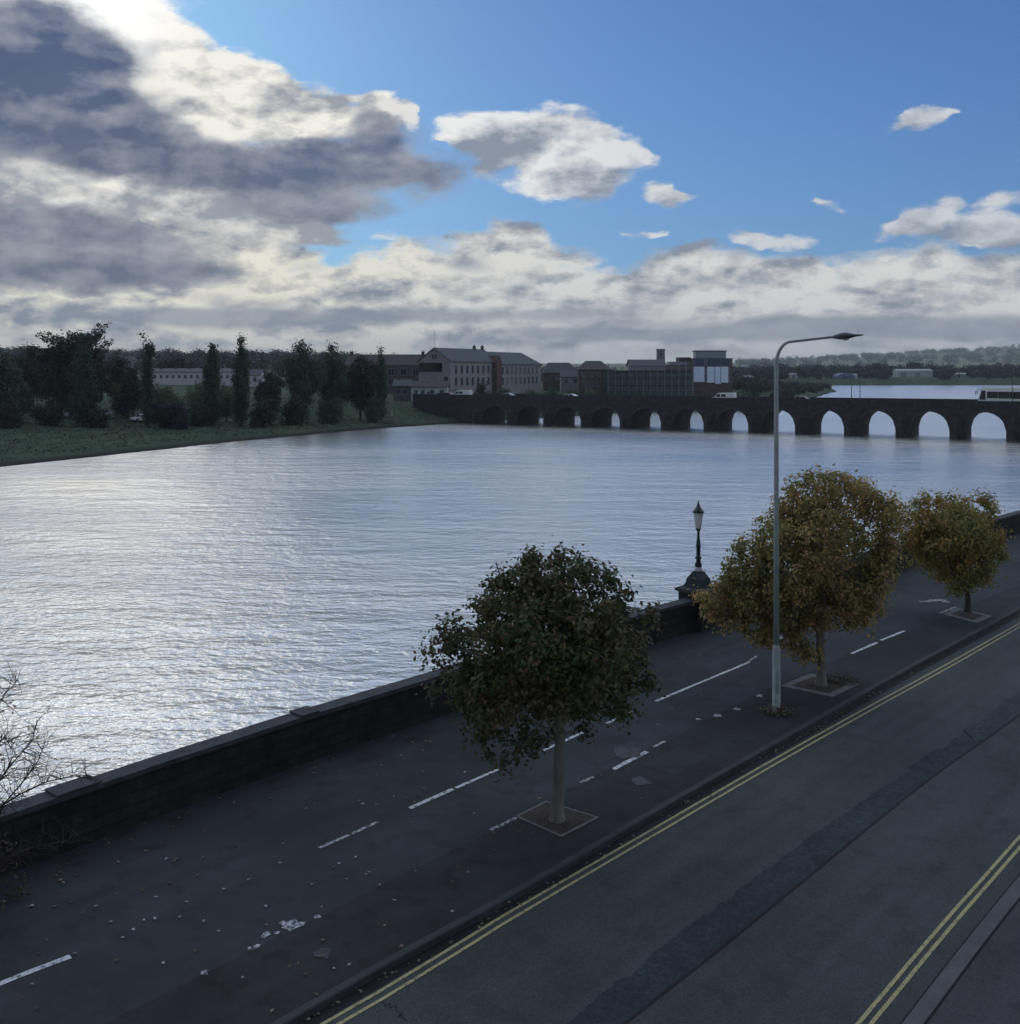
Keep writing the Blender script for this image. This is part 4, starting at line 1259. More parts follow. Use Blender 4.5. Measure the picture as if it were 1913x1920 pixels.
lw = thing('warehouse_wing', 'slate roofed side wing of grey stone and brick, left of the gabled warehouse', 'building', ((650 - XC) / F * 290, 290, 0), 0)
Wl = 146 / F * 290
rf = gable_block(lw, 0, Wl, 9, 9.9, 12.8, M['stone_grey'], M['slate_brown'])
chimney(rf, 0.8, 4.5, 12.3, 13.6); chimney(rf, Wl - 0.8, 4.5, 12.3, 13.6)
for i in range(6):
    for z in (7.0, 4.2):
        window(lw, 2.3 + i * 3.5, z, 1.7, 1.7)
for z in (6.05, 3.3):
    MB().box(0.2, Wl - 0.2, -0.05, 0.0, z, z + 0.5).build('brick_band', M['brick_brown'], lw)

wc = thing('cottage', 'low white rendered cottage with brown roof below the warehouse gable', 'house', ((771 - XC) / F * 252, 252, 0), 0)
rf = gable_block(wc, 0, 9.0, 5.0, 4.4, 5.7, M['render_white'], M['slate_brown'])
for i, x in enumerate((1.2, 2.9, 5.2, 7.6)):
    window(wc, x, 2.6, 0.9, 1.0)
MB().box(4.0, 4.5, -0.05, 0.0, 1.0, 3.2).build('door', M['glass_dark'], wc)
gc = thing('cottage', 'small grey pebble dashed cottage left of the white one, behind the riverside grass', 'house', ((738 - XC) / F * 254, 254, 0), 0)
rf = gable_block(gc, 0, 4.2, 5.0, 4.6, 6.0, M['stone_grey'], M['slate'])
window(gc, 1.2, 2.6, 0.9, 1.0); window(gc, 3.0, 2.6, 0.9, 1.0)

bh = thing('house', 'small red brick house with a blue slate roof right of the warehouse', 'house', ((1019 - XC) / F * 335, 335, 0), 0)
rf = gable_block(bh, 0, 11.5, 8, 7.5, 10.6, M['brick_brown'], M['slate'], hip=(2, 3))
for x in (1.8, 4.5, 7.0, 9.6):
    window(bh, x, 5.0, 1.0, 1.3)
hb2 = thing('house', 'plain rendered house with low slate roof beside the brown roofed block', 'house', ((1052 - XC) / F * 325, 325, 0), 0)
rf = gable_block(hb2, 0, 6.5, 7, 6.2, 8.2, M['render_cream'], M['slate'])
window(hb2, 1.7, 4.2, 1.0, 1.2); window(hb2, 4.6, 4.2, 1.0, 1.2)
bb = thing('apartment_building', 'brown roofed brick building left of the scaffolded one', 'building', ((1086 - XC) / F * 305, 305, 0), 0)
rf = gable_block(bb, 0, 9.3, 9, 8.6, 11.0, M['brick_dark'], M['slate_brown'], hip=(2.6, 2.6))
for x in (1.4, 3.6, 5.8, 8.0):
    for z in (6.3, 3.6):
        window(bb, x, z, 1.0, 1.4)

# the block under scaffolding
sx0 = (1140 - XC) / F * 300
Ws = 162 / F * 300
sb = thing('building_site', 'half built block wrapped in dark scaffolding behind the bridge', 'building', (sx0, 300, 0), 0)
flat_block(sb, 0, Ws, 2.0, 12, -2, 8.0, M['sheet'])
rf = gable_block(sb, 7, 17.5, 8, 9.6, 11.4, M['grey_clad'], M['slate'], y0=3.0, z0=8.0)
MB().box(17.6, Ws - 0.4, 3.2, 10, 8.3, 9.9).build('upper_storey', M['brick_brown'], sb)
for i in range(9):
    for z in (5.3, 2.4):
        window(sb, 1.7 + i * 2.75, z, 1.3, 1.6, Matrix.Translation((0, 2.0, 0)))
sf = thing('scaffolding', 'grid of steel scaffold tubes and boards round the half built block', 'scaffolding', (sx0, 300, 0), 0)
for i in range(13):
    x = 0.2 + i * (Ws - 0.4) / 12
    hgt = 8.8 + random.uniform(0, 1.6)
    t = MB(); t.tube([(x, 0.6, 0.2), (x, 0.6, hgt)], 0.07, 5); t.tube([(x, 1.7, 0.2), (x, 1.7, hgt)], 0.07, 5)
    t.build('standard', M['scaf'], sf)
for z in (2.2, 4.2, 6.2, 8.2):
    MB().box(0, Ws, 0.55, 1.75, z, z + 0.07).build('lift', M['plank'], sf)
    t = MB(); t.tube([(0, 0.55, z + 1.0), (Ws, 0.55, z + 1.0)], 0.06, 5); t.tube([(0, 0.55, z + 0.5), (Ws, 0.55, z + 0.5)], 0.05, 5)
    t.build('guard_rail', M['scaf'], sf)

# flats with a dark top and pale panels
fl = thing('apartment_building', 'modern flat roofed apartment block with dark upper floors and pale blue white panels', 'building', ((1300 - XC) / F * 318, 318, 0), R(-4))
flat_block(fl, 0, 12.2, 0, 10, -2, 11.8, M['brick_dark'])
MB().box(0.0, 11.2, -0.12, 0.0, 9.5, 11.75).build('cladding', M['navy_clad'], fl)
for (a, b, lo_) in ((0.2, 3.5, 4.6), (4.3, 6.6, 4.4), (6.8, 8.5, 4.0), (8.7, 10.9, 4.4)):
    MB().box(a, b, -0.16, 0.0, lo_, 9.4).build('panel', M['white_clad'], fl)
MB().box(1.0, 10.4, 1.5, 9, 12.05, 14.2).build('penthouse', M['grey_clad'], fl)
MB().box(0.7, 10.7, 1.2, 9.3, 14.2, 14.5).build('roof_edge', M['slate'], fl)
for x in (3.9, 11.55):
    for z in (10.0, 7.0, 4.6):
        window(fl, x, z, 0.55, 1.6, Matrix.Translation((0, -0.13, 0)) if z > 9 and x < 11 else None)
fb = thing('apartment_building', 'lower brick wing of flats joined to the pale panelled block, stepping down to the left', 'building', ((1254 - XC) / F * 322, 322, 0), 0)
flat_block(fb, 0, 7.6, 0, 9, -2, 9.4, M['brick_brown'])
MB().box(0.6, 7.4, 1, 8, 9.66, 11.0).build('upper_storey', M['grey_clad'], fb)
MB().box(3.6, 7.4, 1.8, 8, 11.0, 12.4).build('top_storey', M['brick_dark'], fb)
for x in (1.2, 3.2, 5.2, 6.8):
    for z in (7.3, 4.6):
        window(fb, x, z, 1.0, 1.4)
ct = thing('church_tower', 'square stone church tower rising behind the building site', 'church tower', ((1239 - XC) / F * 800, 800, 0), 0)
MB().frustum(-3.2, 3.2, -3.2, 3.2, 2, 22.2, 0.35).build('tower', M['stone_grey'], ct)
tb = MB()
tb.box(-3.1, 3.1, -3.1, 3.1, 22.2, 22.7)
for i in range(4):
    x = -3.0 + i * 1.7
    for y in (-3.05, 2.65):
        tb.box(x, x + 0.9, y, y + 0.4, 22.7, 23.5)
    for xx in (-3.05, 2.65):
        tb.box(xx, xx + 0.4, x, x + 0.9, 22.7, 23.5)
tb.build('battlement', M['stone_grey'], ct)
MB().box(-0.7, 0.7, -3.0, -2.6, 17.5, 20.5).build('belfry_opening', M['glass_dark'], ct)

# white terrace among the trees on the left
wt = thing('terrace', 'long low white terrace seen between the trees on the left bank', 'building', ((284 - XC) / F * 335, 335, 0), 0)
Wt = 162 / F * 335
rf = gable_block(wt, 0, Wt, 7, 7.7, 8.7, M['render_white'], M['slate'], z0=-1)
for i in range(6):
    chimney(rf, 2 + i * 4.8, 3.5, 8.3, 9.4)
for i in range(14):
    window(wt, 1.2 + i * 2.0, 5.6, 0.8, 1.0)
ws = thing('house', 'narrow white gabled house right of the tall middle poplars', 'house', ((468 - XC) / F * 330, 330, 0), 0)
rf = gable_block(ws, 0, 3.4, 6, 6.6, 8.4, M['render_white'], M['slate'], hip=(0, 0))
window(ws, 1.7, 4.6, 0.9, 1.2)
hillh = []
for k, (px, yy, d) in enumerate([(222, 668, 640), (238, 674, 620), (205, 664, 680), (258, 664, 700)]):
    x = (px - XC) / F * d
    z = base_z(x, d)
    h = thing('house', ['pale house on the wooded rise behind the big dark conifer', 'lowest pale house on the wooded rise, left of the lopsided slim tree', 'leftmost pale house on the wooded rise, close behind the conifer branches', 'pale house on the wooded rise just behind the lopsided slim tree'][k], 'house', (x, d, z), R(random.uniform(-15, 15)), 'houses on the wooded rise')
    gable_block(h, -3.5, 3.5, 6, 5.0, 7.2, M['render_cream'], M['slate'], z0=-3)
    for xx in (-2, 0, 2):
        window(h, xx, 2.8, 0.9, 1.2)

# far bank on the right
sh = thing('shed', 'long pale industrial shed on the far river bank between dark trees', 'shed', ((1683 - XC) / F * 800, 800, base_z((1715 - XC) / F * 800, 800)), 0)
gable_block(sh, 0, 28, 12, 5.0, 6.4, plain('pale_green_grey_sheet', (0.42, 0.47, 0.46), 0.6), M['grey_clad'], z0=-2)
MB().box(3, 7, -0.06, 0, 0, 3.6).build('roller_door', M['grey_clad'], sh); MB().box(14, 18, -0.06, 0, 0, 3.6).build('roller_door', M['grey_clad'], sh)
bl = thing('boathouse', 'blue round roofed boathouse at the far water edge', 'boathouse', ((1572 - XC) / F * 745, 745, base_z((1588 - XC) / F * 745, 745)), 0)
mb = MB(); mb.prism([(0, -1), (12.5, -1), (12.5, 1.6)] + [(6.25 + 6.25 * math.cos(a), 1.6 + 2.6 * math.sin(a)) for a in np.linspace(0.2, 2.94, 10)] + [(0, 1.6)], 0, 14)
mb.build('shell', plain('blue_sheet', (0.09, 0.13, 0.2), 0.6), bl)
MB().box(3.5, 9, -0.06, 0, -0.5, 2.2).build('door', M['navy_clad'], bl)
for k, (px, w_, lab) in enumerate([(1596, 4.6, 'little white cabin right of the blue boathouse'), (1482, 6.0, 'small white shed on the far bank, right behind the lamp post'), (1388, 9.0, 'low pale roofed shed by the water right of the flats'), (1391, 6.0, 'small pale house among trees right of the flats, above the low shed'), (1790, 9.0, 'low grey shed on the far bank beneath the hillside town')]):
    d = [748, 760, 690, 800, 790][k]
    x = (px - XC) / F * d
    z = base_z(x, d)
    h = thing('shed', lab, 'shed', (x, d, z), 0)
    up = 6.0 if k == 3 else 0
    rf = gable_block(h, 0, w_, 5, 2.6 + up, 3.6 + up, M['render_white'] if k != 4 else M['grey_clad'], M['grey_clad'], z0=-1)
    MB().box(w_ * 0.3, w_ * 0.5, -0.05, 0, 0, 2.0).build('door', M['glass_dark'], h)
# village roofs on the far hillside
for k in range(9):
    px = [1792, 1808, 1826, 1842, 1858, 1874, 1886, 1898, 1908][k]
    d = [2500, 2850, 2650, 3000, 2550, 2900, 2500, 2750, 2600][k]
    x = (px - XC) / F * d
    h = thing('house', 'tiny pale house in the hillside village on the right, across the water', 'house', (x, d, base_z(x, d)), R(random.uniform(-20, 20)), 'tiny houses of the hillside village')
    gable_block(h, -6, 6, 9, 5.5, 9, M['render_white'] if k % 2 else M['render_cream'], M['slate'], z0=-6)

# ------------------------------------------------------------------ trees on the far banks
FT = {
 'dark': leafmat('far_dark_leaf', [(0.0, (0.010, 0.017, 0.012)), (0.6, (0.018, 0.027, 0.017)), (1.0, (0.028, 0.036, 0.022))], 0.15),
 'green': leafmat('far_green_leaf', [(0.0, (0.03, 0.05, 0.026)), (0.6, (0.05, 0.076, 0.036)), (1.0, (0.085, 0.105, 0.05))], 0.25),
 'poplar': leafmat('far_poplar_leaf', [(0.0, (0.022, 0.042, 0.024)), (0.6, (0.036, 0.062, 0.033)), (1.0, (0.058, 0.085, 0.042))], 0.25),
 'purple': leafmat('far_copper_leaf', [(0.0, (0.018, 0.013, 0.018)), (0.6, (0.03, 0.02, 0.025)), (1.0, (0.042, 0.028, 0.03))], 0.15),
 'light': leafmat('far_light_leaf', [(0.0, (0.06, 0.09, 0.038)), (0.6, (0.09, 0.13, 0.05)), (1.0, (0.14, 0.16, 0.075))], 0.25),
}
def far_tree(label, name, cat, px, ytop, hw, d, shape, leaf, seed, group=None, n=150, per=13, size=0.5, top=None, sink=0.0, bare=0.12):
    rng = np.random.default_rng(seed)
    x = (px - XC) / F * d
    z0 = base_z(x, d) - sink
    h = CH + (HY - ytop) / F * d - z0
    r = hw / F * d
    root = thing(name, label, cat, (x, d, z0), 0, group)
    lobes = []
    if shape == 'column':
        k = 7
        for i in range(k):
            t = i / (k - 1)
            w = r * (0.75 + 0.4 * math.sin(math.pi * min(1, t * 1.15)) - 0.75 * max(0, t - 0.65) / 0.35 * 0.75)
            lobes.append((rng.normal(0, r * .12), rng.normal(0, r * .12), h * (bare + (0.93 - bare) * t), max(w, r * .3), max(w, r * .3), h * 0.085))
    elif shape == 'round':
        lobes.append((0, 0, h * 0.5, r * 0.7, r * 0.7, h * 0.33))
        for i in range(9):
            a = rng.uniform(0, 2 * math.pi); q = rng.uniform(0.35, 0.72); zz = rng.uniform(0.3, 0.86)
            rr_ = r * rng.uniform(0.28, 0.45)
            lobes.append((math.cos(a) * q * r * (1.1 - 0.5 * max(0, zz - .5)), math.sin(a) * q * r, h * zz - rr_ * 0.2, rr_, rr_, min(rr_, h * 0.16)))
        lobes.append((0, 0, h * 0.9, r * 0.35, r * 0.35, h * 0.1))
    elif shape == 'bush':
        for i in range(6):
            a = rng.uniform(0, 2 * math.pi); q = rng.uniform(0.1, 0.65)
            lobes.append((math.cos(a) * q * r, math.sin(a) * q * r * 0.7, h * rng.uniform(0.25, 0.62), r * 0.45, r * 0.4, h * 0.36))
    elif shape == 'lopsided':
        for i in range(6):
            t = i / 5
            lobes.append((rng.normal(0, r * .1), 0, h * (0.1 + 0.6 * t), r * (0.8 - 0.25 * t), r * 0.7, h * 0.09))
        lobes += [(r * 0.35, 0, h * 0.80, r * 0.55, r * 0.5, h * 0.055), (-r * 0.1, 0, h * 0.86, r * 0.4, r * 0.4, h * 0.04), (-r * 0.75, 0, h * 0.95, r * 0.32, r * 0.3, h * 0.035), (r * 0.9, 0, h * 0.83, r * 0.3, r * 0.3, h * 0.03)]
    elif shape == 'conifer':
        lobes = [(0, 0, h * 0.35, r * 0.95, r * 0.8, h * 0.32), (-r * 0.55, 0, h * 0.45, r * 0.6, r * 0.5, h * 0.25), (r * 0.5, 0, h * 0.42, r * 0.6, r * 0.5, h * 0.27), (0, 0, h * 0.66, r * 0.62, r * 0.5, h * 0.15), (r * 0.1, 0, h * 0.78, r * 0.38, r * 0.35, h * 0.09), (-r * 0.45, 0, h * 0.62, r * 0.4, r * 0.4, h * 0.1)]
    mb = MB()
    mb.tube([(0, 0, -0.5), (0, 0, h * 0.4), (rng.normal(0, r * .05), 0, h * 0.85)], [max(0.14, h * 0.02), h * 0.015, 0.05], 6)
    if shape in ('round', 'conifer'):
        for l in lobes[1:]:
            limb(mb, (0, 0, h * 0.3), l[:3], h * 0.009, 0.04, rng, 0.05, 4, 5)
    (lv, lq), _ = foliage(lobes, n, per, size * 0.9, size, size * 0.6, rng, shell=0.5)
    if shape == 'conifer':      # long upswept boughs breaking the outline
        bv = [lv]; bq = [lq]
        cnt = len(lv)
        for i in range(46):
            right = rng.random() < 0.72
            z = h * rng.uniform(0.5, 0.86)
            a0 = Vector((0, 0, z - h * 0.1))
            L_ = r * rng.uniform(0.75, 1.35) * (1.0 if right else 0.9)
            el = rng.uniform(0.25, 0.85)
            di = Vector(((1 if right else -1) * math.cos(el), rng.normal(0, .35), math.sin(el) * (1 if right else 0.55)))
            end = a0 + di * L_
            if end.z > h * 1.0: end.z = h * rng.uniform(0.93, 1.0)
            limb(mb, a0, end, 0.10, 0.03, rng, -0.05, 4, 5)
            t = rng.uniform(0.35, 1.0, 60)
            c = np.array(a0)[None] + (np.array(end) - np.array(a0))[None] * t[:, None] + rng.normal(size=(60, 3)) * 0.28
            v_, q_ = leaf_quads(c, rng.normal(size=(60, 3)) + np.array([0, 0, .5]), size, size * 0.55, rng)
            bv.append(v_); bq.append(q_ + cnt); cnt += len(v_)
        lv, lq = np.vstack(bv), np.vstack(bq)
    mb.build('trunk', M['bark_dark'], root)
    link('crown', np_mesh('crown', lv, lq), FT[leaf], root)
    return root
far_tree('huge dark conifer with ragged upswept boughs on the left bank', 'conifer', 'tree', 136, 598, 64, 203, 'conifer', 'dark', 1, n=900, per=20, size=0.55)
G1 = 'slim columnar poplars on the left bank'
far_tree('broad green poplar standing in front of the huge dark conifer', 'poplar_tree', 'tree', 156, 630, 16, 188, 'column', 'poplar', 2, G1, 480, 20, 0.5)
far_tree('slim lopsided tree with a thin crooked tip right of the dark conifer', 'slim_tree', 'tree', 277, 622, 13, 194, 'lopsided', 'poplar', 3, None, 260, 16, 0.45)
far_tree('left of the two tall middle poplars in front of the white terrace', 'poplar_tree', 'tree', 398, 638, 11, 198, 'column', 'poplar', 4, G1, 480, 20, 0.45)
far_tree('right and taller of the two middle poplars by the white terrace', 'poplar_tree', 'tree', 452, 630, 12, 201, 'column', 'poplar', 5, G1, 480, 20, 0.45)
far_tree('thin dark poplar standing alone in front of the warehouse wing', 'poplar_tree', 'tree', 715, 652, 7.5, 226, 'column', 'poplar', 6, G1, 330, 18, 0.42)
G2 = 'broad leafy trees on the left bank'
far_tree('leafy tree with the highest crown of the clump left of the warehouse', 'broad_tree', 'tree', 567, 638, 38, 214, 'round', 'green', 7, G2, 620, 20, 0.55)
far_tree('smaller rounded tree in the clump, right beside the highest crown', 'broad_tree', 'tree', 624, 648, 36, 221, 'round', 'poplar', 8, G2, 540, 20, 0.55)
far_tree('dark leafy tree partly hiding the left end of the warehouse wing', 'broad_tree', 'tree', 676, 668, 34, 225, 'round', 'dark', 9, G2, 480, 20, 0.5)
far_tree('green leafy tree at the far left edge on the bank', 'broad_tree', 'tree', 8, 668, 48, 184, 'round', 'green', 10, G2, 600, 20, 0.55)
far_tree('dark leafy tree between the far left edge and the conifer', 'broad_tree', 'tree', 62, 648, 40, 212, 'round', 'dark', 11, G2, 600, 20, 0.55)
far_tree('dark leafy tree just right of the huge conifer, left of the lopsided slim tree', 'broad_tree', 'tree', 222, 672, 26, 222, 'round', 'dark', 12, G2, 500, 18, 0.55)
far_tree('dome shaped copper purple tree rising behind the white terrace', 'copper_tree', 'tree', 326, 668, 36, 352, 'round', 'purple', 13, None, 240, 15, 0.8)
far_tree('dark bushy conical tree right of the narrow white house', 'bushy_tree', 'tree', 506, 698, 26, 207, 'round', 'dark', 14, G2, 380, 18, 0.5)
far_tree('small dark tree just left of the slim lopsided one', 'bushy_tree', 'tree', 250, 690, 22, 205, 'round', 'dark', 15, G2, 300, 17, 0.5)
G3 = 'bushes along the foot of the left bank trees'
bush_lab = ['light green bush directly under the left half of the white terrace', 'light green bush under the middle of the white terrace', 'pale green bush between the two middle poplars', 'dark bush at the foot of the broad green poplar', 'dark low bush right of the lopsided slim tree', 'low dark purple bush below the white terrace',
            'dark bush at the foot of the left middle poplar', 'dark bush right of the taller middle poplar', 'bush under the highest leafy crown', 'bush under the smaller rounded tree', 'low bush at the foot of the lone thin poplar', 'light bush under the dark tree right of the conifer', 'low dark bush at the far left edge', 'dark low bush below the huge conifer']
bush_pos = [(315, 714, 40, 207, 'light'), (368, 713, 44, 208, 'light'), (425, 716, 26, 209, 'light'), (182, 752, 26, 187, 'dark'), (300, 750, 26, 192, 'dark'), (335, 748, 22, 190, 'purple'),
            (385, 752, 26, 196, 'dark'), (492, 740, 34, 199, 'dark'), (560, 735, 36, 208, 'dark'), (625, 740, 34, 216, 'green'), (700, 745, 18, 222, 'green'), (228, 712, 20, 207, 'light'), (20, 752, 40, 178, 'dark'), (95, 758, 34, 186, 'dark')]
for i, (px, yt, hw, d, lf_) in enumerate(bush_pos):
    far_tree(bush_lab[i], 'bush', 'bush', px, yt, hw, d, 'bush', lf_, 30 + i, G3, 220, 18, 0.42)
G4 = 'small trees below the warehouse'
for i, (px, yt, hw, d, lf_, lab) in enumerate([(860, 722, 16, 251, 'dark', 'dark round bush just right of the white cottage'), (905, 710, 17, 252, 'dark', 'dark bushy tree against the middle of the warehouse side'), (950, 722, 18, 256, 'green', 'green bush in front of the far half of the warehouse'),
                                               (992, 716, 18, 262, 'green', 'green bushy tree near the far right corner of the warehouse'), (1036, 722, 20, 275, 'green', 'bush in front of the blue roofed brick house'), (1102, 716, 12, 285, 'light', 'yellowish light bush in front of the brown roofed building'),
                                               (1075, 724, 14, 280, 'green', 'low green bush left of the yellowish one'), (1410, 700, 22, 330, 'dark', 'dark tree right of the modern flats, near the lamp post'), (1392, 724, 24, 300, 'green', 'low green bush right below the modern flats')]):
    far_tree(lab, 'bush' if 'bush' in lab and 'tree' not in lab else 'bushy_tree', 'bush' if 'bush' in lab and 'tree' not in lab else 'tree', px, yt, hw, d, 'bush', lf_, 60 + i, G4, 120, 14, 0.5, sink=1.0)
G5 = 'dark trees along the far river bank'
for i, (px, yt, hw, d, lab) in enumerate([(1640, 682, 19, 770, 'big dark round tree on the far bank left of the pale shed'), (1716, 681, 17, 840, 'big dark tree directly behind the pale shed'), (1682, 692, 12, 840, 'smaller dark tree over the left end of the pale shed'), (1844, 686, 12, 780, 'dark round tree on the far bank beside the coach front'),
                                          (1872, 691, 12, 790, 'dark tree on the far bank above the coach roof'), (1532, 687, 8, 780, 'narrow dark tree alone on the far bank, left of the blue boathouse'), (1500, 694, 26, 800, 'wide dark tree just right of the lamp post on the far bank'), (1770, 694, 18, 800, 'wide low dark tree right of the pale shed'), (1568, 697, 18, 800, 'low wide tree behind the blue boathouse'), (1440, 694, 30, 800, 'low wide tree left of the lamp post on the far bank')]):
    far_tree(lab, 'far_tree', 'tree', px, yt, hw, d, 'round', 'dark', 90 + i, G5, 170, 13, 1.5, bare=0.05)

# woods that read as one mass
def wood(name, label, pts, rng_seed, leaf, hmin, hmax, size, per=34):
    rng = np.random.default_rng(rng_seed)
    V, Q = [], []; cnt = 0
    for (x, y, s_) in pts:
        z = base_z(x, y)
        h = rng.uniform(hmin, hmax) * s_
        r = h * rng.uniform(0.4, 0.6)
        lobes = [(x, y, z + h * 0.5, r, r, h * 0.48)] + [(x + rng.normal(0, r * .5), y + rng.normal(0, r * .4), z + h * rng.uniform(.4, .85), r * .5, r * .5, h * .2) for _ in range(3)]
        (v, q), _ = foliage(lobes, 24, per / 4, size * 0.8, size, size * 0.65, rng, shell=0.6)
        V.append(v); Q.append(q + cnt); cnt += len(v)
    o = link(name, np_mesh(name, np.vstack(V), np.vstack(Q)), FT[leaf])
    tag(o, label, 'wood', kind='stuff')
rng = np.random.default_rng(5)
pts = []
for i in range(620):
    px = rng.uniform(-350, 760); d = 470 + 620 * rng.random() ** 0.8
    pts.append(((px - XC) / F * d, d, 1.0))
wood('wood', 'dark wooded rise along the skyline behind the left bank', pts, 6, 'dark', 6.5, 10, 1.5)
pts = []
for i in range(420):
    px = rng.uniform(1370, 2050); d = 738 + 260 * rng.random() ** 1.6
    if any(a < px < b and d < e for a, b, e in ((1668, 1765, 818), (1560, 1622, 772), (1470, 1505, 775), (1780, 1822, 806))): continue
    pts.append(((px - XC) / F * d, d, rng.uniform(0.7, 1.2)))
for i in range(60):
    px = rng.uniform(1375, 1480); d = rng.uniform(700, 760)
    x = (px - XC) / F * d
    if edge_dist(np.array([x]), np.array([d]))[0] > 4 and not inside(RIVER, np.array([x]), np.array([float(d)]))[0]:
        pts.append((x, d, 0.7))
wood('wood', 'dark belt of trees behind the sheds on the far river bank', pts, 7, 'dark', 5.5, 9.5, 1.5)
pts2 = []
for i in range(500):
    px = rng.uniform(1370, 1560); d = rng.uniform(380, 720)
    x = (px - XC) / F * d
    e_ = edge_dist(np.array([x]), np.array([float(d)]))[0]
    if e_ > 2.5 and not inside(RIVER, np.array([x]), np.array([float(d)]))[0]:
        pts2.append((x, d, 0.22 if px > 1440 else 0.4))
wood('scrub', 'low scrub covering the tongue of land beyond the bridge', pts2, 17, 'dark', 6, 9, 0.9)
pts = []
for i in range(120):
    px = rng.uniform(760, 1400); d = rng.uniform(420, 900)
    pts.append(((px - XC) / F * d, d, 0.75))
wood('wood', 'low trees on rising ground behind the houses and building site', pts, 8, 'dark', 6, 8.5, 1.3)
pts = []
for i in range(420):
    px = rng.uniform(1380, 2060); d = rng.uniform(2500, 5050)
    if rng.random() < 0.35: d = 4980 + rng.normal(0, 60)
    pts.append(((px - XC) / F * d, d, rng.uniform(0.8, 1.5)))
wood('wood', 'hedgerows and copses dotted over the far hill', pts, 9, 'light', 8, 15, 5.0, 22)
# reeds and rough grass on the bank
rng = np.random.default_rng(15)
V, Q = [], []; cnt = 0
gp = []
while len(gp) < 16000:
    x = rng.uniform(-175, 5); y = rng.uniform(95, 250)
    gp.append((x, y))
gp = np.array(gp)
dd_ = edge_dist(gp[:, 0], gp[:, 1]); ok = (~inside(RIVER, gp[:, 0], gp[:, 1])) & (dd_ > 2.2) & (dd_ < 75)
gp = gp[ok]
gz_ = terrain_z(gp[:, 0], gp[:, 1])
c = np.concatenate([gp + rng.normal(size=gp.shape) * 0.5 for _ in range(5)])
cz = np.tile(gz_, 5) + 0.08
nn = rng.normal(size=(len(c), 3)) * 0.6; nn[:, 2] = 1.0
v, q = leaf_quads(np.column_stack([c, cz]), nn, 0.4, 0.22, rng)
BANKG = leafmat('bank_grass', [(0.0, (0.038, 0.063, 0.035)), (0.6, (0.054, 0.08, 0.043)), (1.0, (0.085, 0.1, 0.055))], 0.2)
tag(link('bank_grass', np_mesh('bank_grass', v, q), BANKG), 'rough dark green grass over the left river bank', 'grass', kind='stuff')
# cars half hidden under the trees
for k, (px, d, m_, lab) in enumerate([(106, 199, 'p_silver', 'silver car parked in the shade under the huge conifer'), (168, 201, 'p_white', 'white car half hidden behind the broad green poplar'), (190, 206, 'p_white', 'white car among bushes right of the broad green poplar'), (266, 202, 'p_white', 'white car half hidden at the foot of the lopsided slim tree')]):
    x = (px - XC) / F * d
    car(lab, (x, d, base_z(x, d) + 0.1), R(20 + 8 * k), M[m_], 'cars parked under the left bank trees', 'van' if 'van' in lab else 'car')
wp = G(735, 783, -2.3)
mp = thing('marker_post', 'tiny white marker post standing on the grassy bank', 'post', (wp.x, wp.y, base_z(wp.x, wp.y)))
MB().lathe([(0.12, -0.3), (0.12, 1.1), (0.03, 1.3)], 8).build('post', M['p_white'], mp)
MB().lathe([(0.125, 0.7), (0.125, 0.9)], 8).build('band', M['p_red'], mp)

